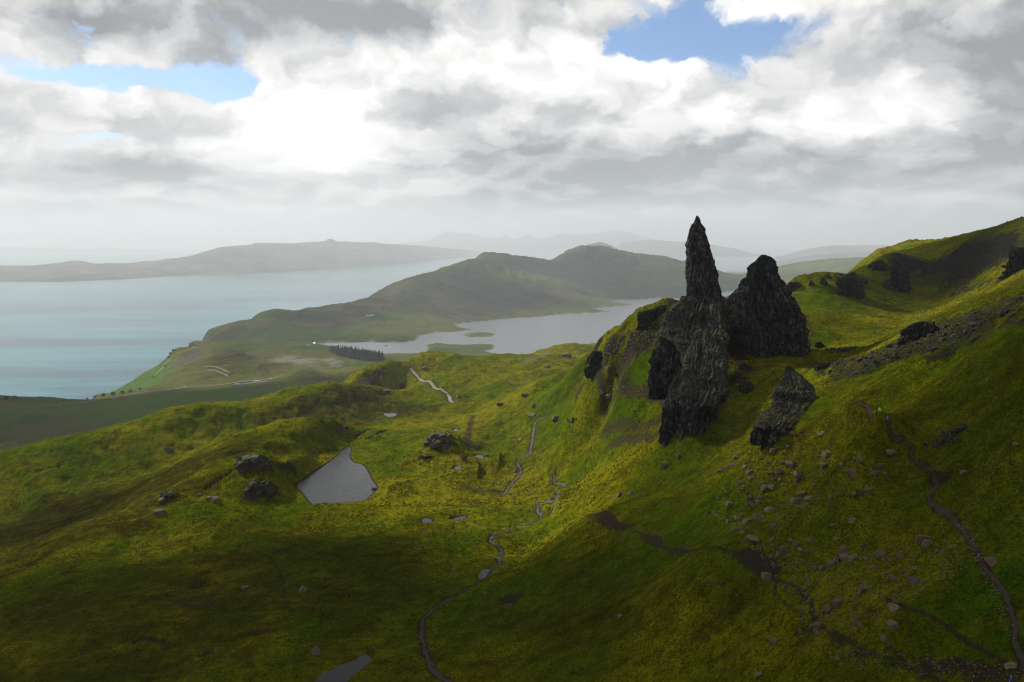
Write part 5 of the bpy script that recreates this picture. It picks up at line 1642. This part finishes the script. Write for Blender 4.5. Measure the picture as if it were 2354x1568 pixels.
def house(view, x, y, label, L_=12, W_=6.5, H_=3.2, rz=0.2, wall=None, group=None):
    (q,) = vw(view, [(x, y)])
    h = ray_hit(*q)
    e = empty('house', (h[0], h[1], float(height(h[0], h[1])[0]) - 0.5)); e.rotation_euler = (0, 0, rz)
    tag(e, label, 'house', group)
    w = wall or M_WHITE; rd = W_ * 0.45; Ht = H_ + 0.5
    V = [(-L_ / 2, -W_ / 2, 0), (L_ / 2, -W_ / 2, 0), (L_ / 2, W_ / 2, 0), (-L_ / 2, W_ / 2, 0), (-L_ / 2, -W_ / 2, Ht), (L_ / 2, -W_ / 2, Ht), (L_ / 2, W_ / 2, Ht), (-L_ / 2, W_ / 2, Ht), (-L_ / 2, 0, Ht + rd), (L_ / 2, 0, Ht + rd)]
    me = bpy.data.meshes.new('wall'); me.from_pydata(V, [], [(0, 1, 5, 4), (2, 3, 7, 6), (1, 2, 6, 9, 5), (3, 0, 4, 8, 7)]); me.materials.append(w)
    o = link(bpy.data.objects.new('wall', me)); o.parent = e
    ov, th = 0.3, 0.18
    for sg in (-1, 1):
        a = [(-L_ / 2 - ov, sg * (W_ / 2 + ov), Ht - ov * 0.9), (L_ / 2 + ov, sg * (W_ / 2 + ov), Ht - ov * 0.9), (L_ / 2 + ov, 0, Ht + rd), (-L_ / 2 - ov, 0, Ht + rd)]
        V2 = a + [(p[0], p[1], p[2] + th) for p in a]
        me = bpy.data.meshes.new('roof'); me.from_pydata(V2, [], [(0, 1, 2, 3), (4, 5, 6, 7), (0, 1, 5, 4), (1, 2, 6, 5), (2, 3, 7, 6), (3, 0, 4, 7)]); me.materials.append(M_SLATE)
        o = link(bpy.data.objects.new('roof', me)); o.parent = e
    for sx in (-1, 1):
        box('chimney', (sx * (L_ / 2 - 0.9) - 0.4, -0.35, Ht + rd - 0.5), (sx * (L_ / 2 - 0.9) + 0.4, 0.35, Ht + rd + 1.1), w, e)
    box('door', (-0.5, -W_ / 2 - 0.06, 0.5), (0.5, -W_ / 2 + 0.05, 2.6), M_DOOR, e)
    for wx in (-3.4, 2.6):
        box('window', (wx, -W_ / 2 - 0.05, 1.5), (wx + 1.0, -W_ / 2 + 0.05, 2.8), M_DARKGL, e)
    return e


house(6, 1412, 948, 'tall old stone house on the headland above the sea', 16, 8, 7.5, 0.2, M_STONE)
house(6, 1440, 955, 'low white cottage in front of the stone house on the headland', 16, 7, 3.4, 0.1)
house(7, 143, 856, 'small white hut beside the dam', 10, 6, 3.4, 0.4)
for i, xx in enumerate((535, 552, 568)):
    house(7, xx, 658 - i, ['leftmost of three tiny white houses on the far moor', 'middle one of three tiny white houses on the far moor', 'rightmost of three tiny white houses on the far moor'][i], 13, 7, 3.4, 0.3 + 0.4 * i)
(q0,), (q1,) = vw(7, [(160, 853)]), vw(7, [(177, 838)])
h0 = ray_hit(*q0); h1 = ray_hit(*q1)
dam = empty('dam', (h0[0], h0[1], LOCH_Z)); dv = Vector((h1[0] - h0[0], h1[1] - h0[1], 0)); dl = max(60.0, min(dv.length, 170.0)); dam.rotation_euler = (0, 0, math.atan2(dv.y, dv.x))
tag(dam, 'white concrete dam at the left end of the loch', 'dam')
M_CONC = simple('pale_concrete', (0.62, 0.60, 0.56), 0.8, 0.08, 0.5)
box('wall', (0, -3.0, -8), (dl, 3.0, 5.0), M_CONC, dam); box('parapet', (0, -3.3, 5.0), (dl, -2.8, 6.2), M_CONC, dam)
for k in range(4):
    box('buttress', (dl * (0.15 + 0.22 * k), -6.5, -10), (dl * (0.15 + 0.22 * k) + 2.5, -3.0, 3.0), M_CONC, dam)

M_CONIFER = None


def foliage(name, a, b):
    m, T = material(name)
    n_ = T.noise(T.pos(), 0.7, 4.0, 0.7); n2 = T.noise(T.pos(), 0.02, 3.0, 0.5)
    T.out(T.bsdf(T.mix(T.add(T.mul(n_, 0.5), T.mul(n2, 0.5)), a, b), 0.9, None, 0.15))
    return m


M_CONIFER = foliage('conifer_needles', (0.006, 0.014, 0.006), (0.018, 0.044, 0.012)); M_BUSH = foliage('bush_leaves', (0.010, 0.018, 0.004), (0.03, 0.046, 0.009)); M_BARK = simple('bark', (0.06, 0.045, 0.03), 0.9, 0.2, 6)


def conifers(spots, seed):
    r = random.Random(seed); V = []; F = []; n0 = 0
    for x, y in spots:
        h = ray_hit(x, y)
        if not h:
            continue
        ht = r.uniform(15, 25); rad = ht * r.uniform(0.16, 0.22); a0 = r.uniform(0, 6.28)
        base = np.array([h[0], h[1], float(height(h[0], h[1])[0])])
        for tier in range(5):
            zb = ht * (0.10 + 0.17 * tier); zt = min(ht, zb + ht * 0.34); rr_ = rad * (1 - tier * 0.19)
            ring = [(rr_ * math.cos(a0 + i * math.pi / 4 + tier) * r.uniform(.7, 1.15), rr_ * math.sin(a0 + i * math.pi / 4 + tier) * r.uniform(.7, 1.15), zb + r.uniform(-.5, .5)) for i in range(8)]
            V += [base + np.array(p) for p in ring] + [base + np.array((0, 0, zt))]
            F += [(n0 + i, n0 + (i + 1) % 8, n0 + 8) for i in range(8)]
            n0 += 9
    return tag(mesh_from('conifer_wood', np.array(V), np.array(F), M_CONIFER, False), 'dark conifer plantation on the near shore of the loch', 'wood', None, 'stuff')


conifers(poly_samples(7, [(270, 896), (420, 900), (520, 925), (640, 945), (640, 955), (540, 962), (420, 945), (300, 918)], 420, 51, 1.0, True), 52)


def bush(x, y, px, label, group=None, seed=0):
    h = ray_hit(x, y)
    r = random.Random(seed); size = px / FA * h[1]
    e = empty('bush', (h[0], h[1], float(height(h[0], h[1])[0]))); e.rotation_euler = (0, 0, r.uniform(0, 6)); tag(e, label, 'bush', group)
    V = []; F = []; n0 = 0
    for k in range(420):
        d = Vector((r.gauss(0, 1), r.gauss(0, 1), r.gauss(0, 1))).normalized() * (r.random() ** 0.4)
        lump = 1 + 0.25 * math.sin(5 * d.x + seed) * math.cos(4 * d.y)
        c = np.array((d.x * size * 0.5 * lump, d.y * size * 0.5 * lump, size * 0.42 + d.z * size * 0.40 * lump))
        t1 = Vector((r.gauss(0, 1), r.gauss(0, 1), r.gauss(0, 1))).normalized(); t2 = t1.orthogonal().normalized()
        s_ = size * r.uniform(0.05, 0.09)
        V += [c + np.array(t1) * s_, c + np.array(t2) * s_ * .8, c - np.array(t1) * s_, c - np.array(t2) * s_ * .8]; F.append((n0, n0 + 1, n0 + 2, n0 + 3)); n0 += 4
    mesh_from('crown', np.array(V), np.array(F), M_BUSH, False, e)
    bm = bmesh.new(); bmesh.ops.create_cone(bm, cap_ends=True, segments=7, radius1=size * .05, radius2=size * .02, depth=size * .55)
    for v_ in bm.verts: v_.co.z += size * .2
    me = bpy.data.meshes.new('trunk'); bm.to_mesh(me); bm.free(); me.materials.append(M_BARK)
    t = link(bpy.data.objects.new('trunk', me)); t.parent = e
    return e


bush(14, 919, 13, 'left bush of the two on the cliff edge at the far left', None, 1)
bush(34, 918, 11, 'right bush of the two on the cliff edge at the far left', None, 2)
(q,) = vw(7, [(760, 1140)]); bush(q[0], q[1], 15, 'single dark green bush below the gravel path', None, 3)
(q,) = vw(4, [(850, 262)]); bush(q[0], q[1], 16, 'dark bush on the bank beside the bright pool', None, 4)
for i, (x, y, p) in enumerate([(700, 1330, 34), (760, 1318, 40), (830, 1308, 44), (900, 1296, 40), (960, 1285, 36), (1030, 1270, 30), (470, 1352, 30), (640, 1340, 24), (1240, 1035, 30), (1255, 1010, 34), (1275, 985, 30), (1310, 955, 34), (1345, 925, 26), (1400, 895, 22), (1215, 1098, 24), (1130, 1180, 20)]):
    (q,) = vw(6, [(x, y)])
    bush(q[0], q[1], p * 0.22, 'dark scrub bush along the top of the coastal cliff' if i < 8 else 'dark green bush on the seaward edge of the green headland', 'scrub along the coastal cliff' if i < 8 else 'bushes on the headland edge', 10 + i)

# ------------------------------------------------------------------ unseen clouds added above the frame to shade the land
def shade_cloud_material():
    m, T = material('shade_cloud_white')
    p = T.pos()
    n_ = T.noise(p, 0.0022, 4.0, 0.6)
    df = T.node('ShaderNodeBsdfDiffuse'); df.inputs[0].default_value = (0.9, 0.9, 0.92, 1)
    tl = T.node('ShaderNodeBsdfTranslucent'); tl.inputs[0].default_value = (0.9, 0.9, 0.92, 1)
    tr = T.node('ShaderNodeBsdfTransparent')
    m1 = T.node('ShaderNodeMixShader'); m1.inputs[0].default_value = 0.5
    T.l.new(df.outputs[0], m1.inputs[1]); T.l.new(tl.outputs[0], m1.inputs[2])
    m2 = T.node('ShaderNodeMixShader'); T.put(m2.inputs[0], T.mul(T.ss(n_, 0.20, 0.50, 0.52, 0.86), T.attr('thick')))
    T.l.new(tr.outputs[0], m2.inputs[1]); T.l.new(m1.outputs[0], m2.inputs[2])
    T.out(m2.outputs[0])
    return m


M_SHADE_CLOUD = shade_cloud_material()
CV = []; CF = []; CT = []; cn = 0
SHADE_CLOUDS = [(-120, 20, 300, 300, 400), (-240, 170, 220, 190, 400), (70, -130, 200, 190, 400), (-480, 60, 260, 300, 400), (-340, 438, 130, 50, 350), (-240, 512, 105, 34, 360), (300, 500, 130, 80, 480),
          (-700, 1420, 420, 360, 250), (-360, 1560, 260, 260, 250),
          (-250, 4350, 420, 330, 250), (1000, 5300, 800, 560, 300)]
SHADE_CLOUDS = [c + (1.0,) for c in SHADE_CLOUDS] + [(170, 120, 170, 110, 440, 0.32), (75, 285, 75, 55, 420, 0.45)]  # thin clouds added to dim the right slope and the spur
for ci, (cx_, cy_, rx, ry, gz, thick) in enumerate(SHADE_CLOUDS):
    alt = 2400.0 if cy_ < 2000 else 5000.0
    off = (alt - gz) / math.tan(SUN_EL)
    ox, oy = cx_ + off * math.sin(SUN_AZ), cy_ + off * math.cos(SUN_AZ)
    bm = bmesh.new(); bmesh.ops.create_icosphere(bm, subdivisions=5, radius=1.0)
    co = np.array([v_.co[:] for v_ in bm.verts]); fc = np.array([[v_.index for v_ in f.verts] for f in bm.faces]); bm.free()
    W = np.stack([co[:, 0] * rx, co[:, 1] * ry, co[:, 2] * min(rx, ry) * 0.35], 1)
    nn = perlin3(W / (0.5 * rx) + ci * 7.1, 200 + ci) * 0.35 + perlin3(W / (0.2 * rx) + ci * 3.3, 240 + ci) * 0.16 + perlin3(W / (0.09 * rx), 260 + ci) * 0.08
    W *= (1 + nn)[:, None]
    W += np.array([ox, oy, alt])
    CV.append(W); CF.append(fc + cn); cn += len(W); CT.append(np.full(len(W), thick))
cl_o = mesh_from('shade_clouds', np.vstack(CV), np.vstack(CF), M_SHADE_CLOUD)
cl_o.data.attributes.new('thick', 'FLOAT', 'POINT').data.foreach_set('value', np.concatenate(CT).astype(np.float32))
tag(cl_o, 'unseen broken cloud overhead, added to shade the land', 'shade_clouds', None, 'stuff')

# ------------------------------------------------------------------ haze
def haze():
    bm = bmesh.new(); bmesh.ops.create_cube(bm, size=1.0)
    lo = (-80000, -80000, -640.0); hi = (80000, 80000, 1350.0)
    for v_ in bm.verts:
        v_.co = Vector([(l + h_) / 2 + c * (h_ - l) for l, h_, c in zip(lo, hi, v_.co)])
    me = bpy.data.meshes.new('haze'); bm.to_mesh(me); bm.free()
    m, T = material('haze_air')
    pv = T.node('ShaderNodeVolumePrincipled')
    pv.inputs['Color'].default_value = (0.585, 0.65, 0.725, 1)
    pv.inputs['Density'].default_value = 6.6e-5
    pv.inputs['Anisotropy'].default_value = 0.2
    T.out(pv.outputs[0], 'Volume')
    me.materials.append(m)
    tag(link(bpy.data.objects.new('haze', me)), 'pale haze over sea and far hills', 'haze', None, 'stuff')


haze()
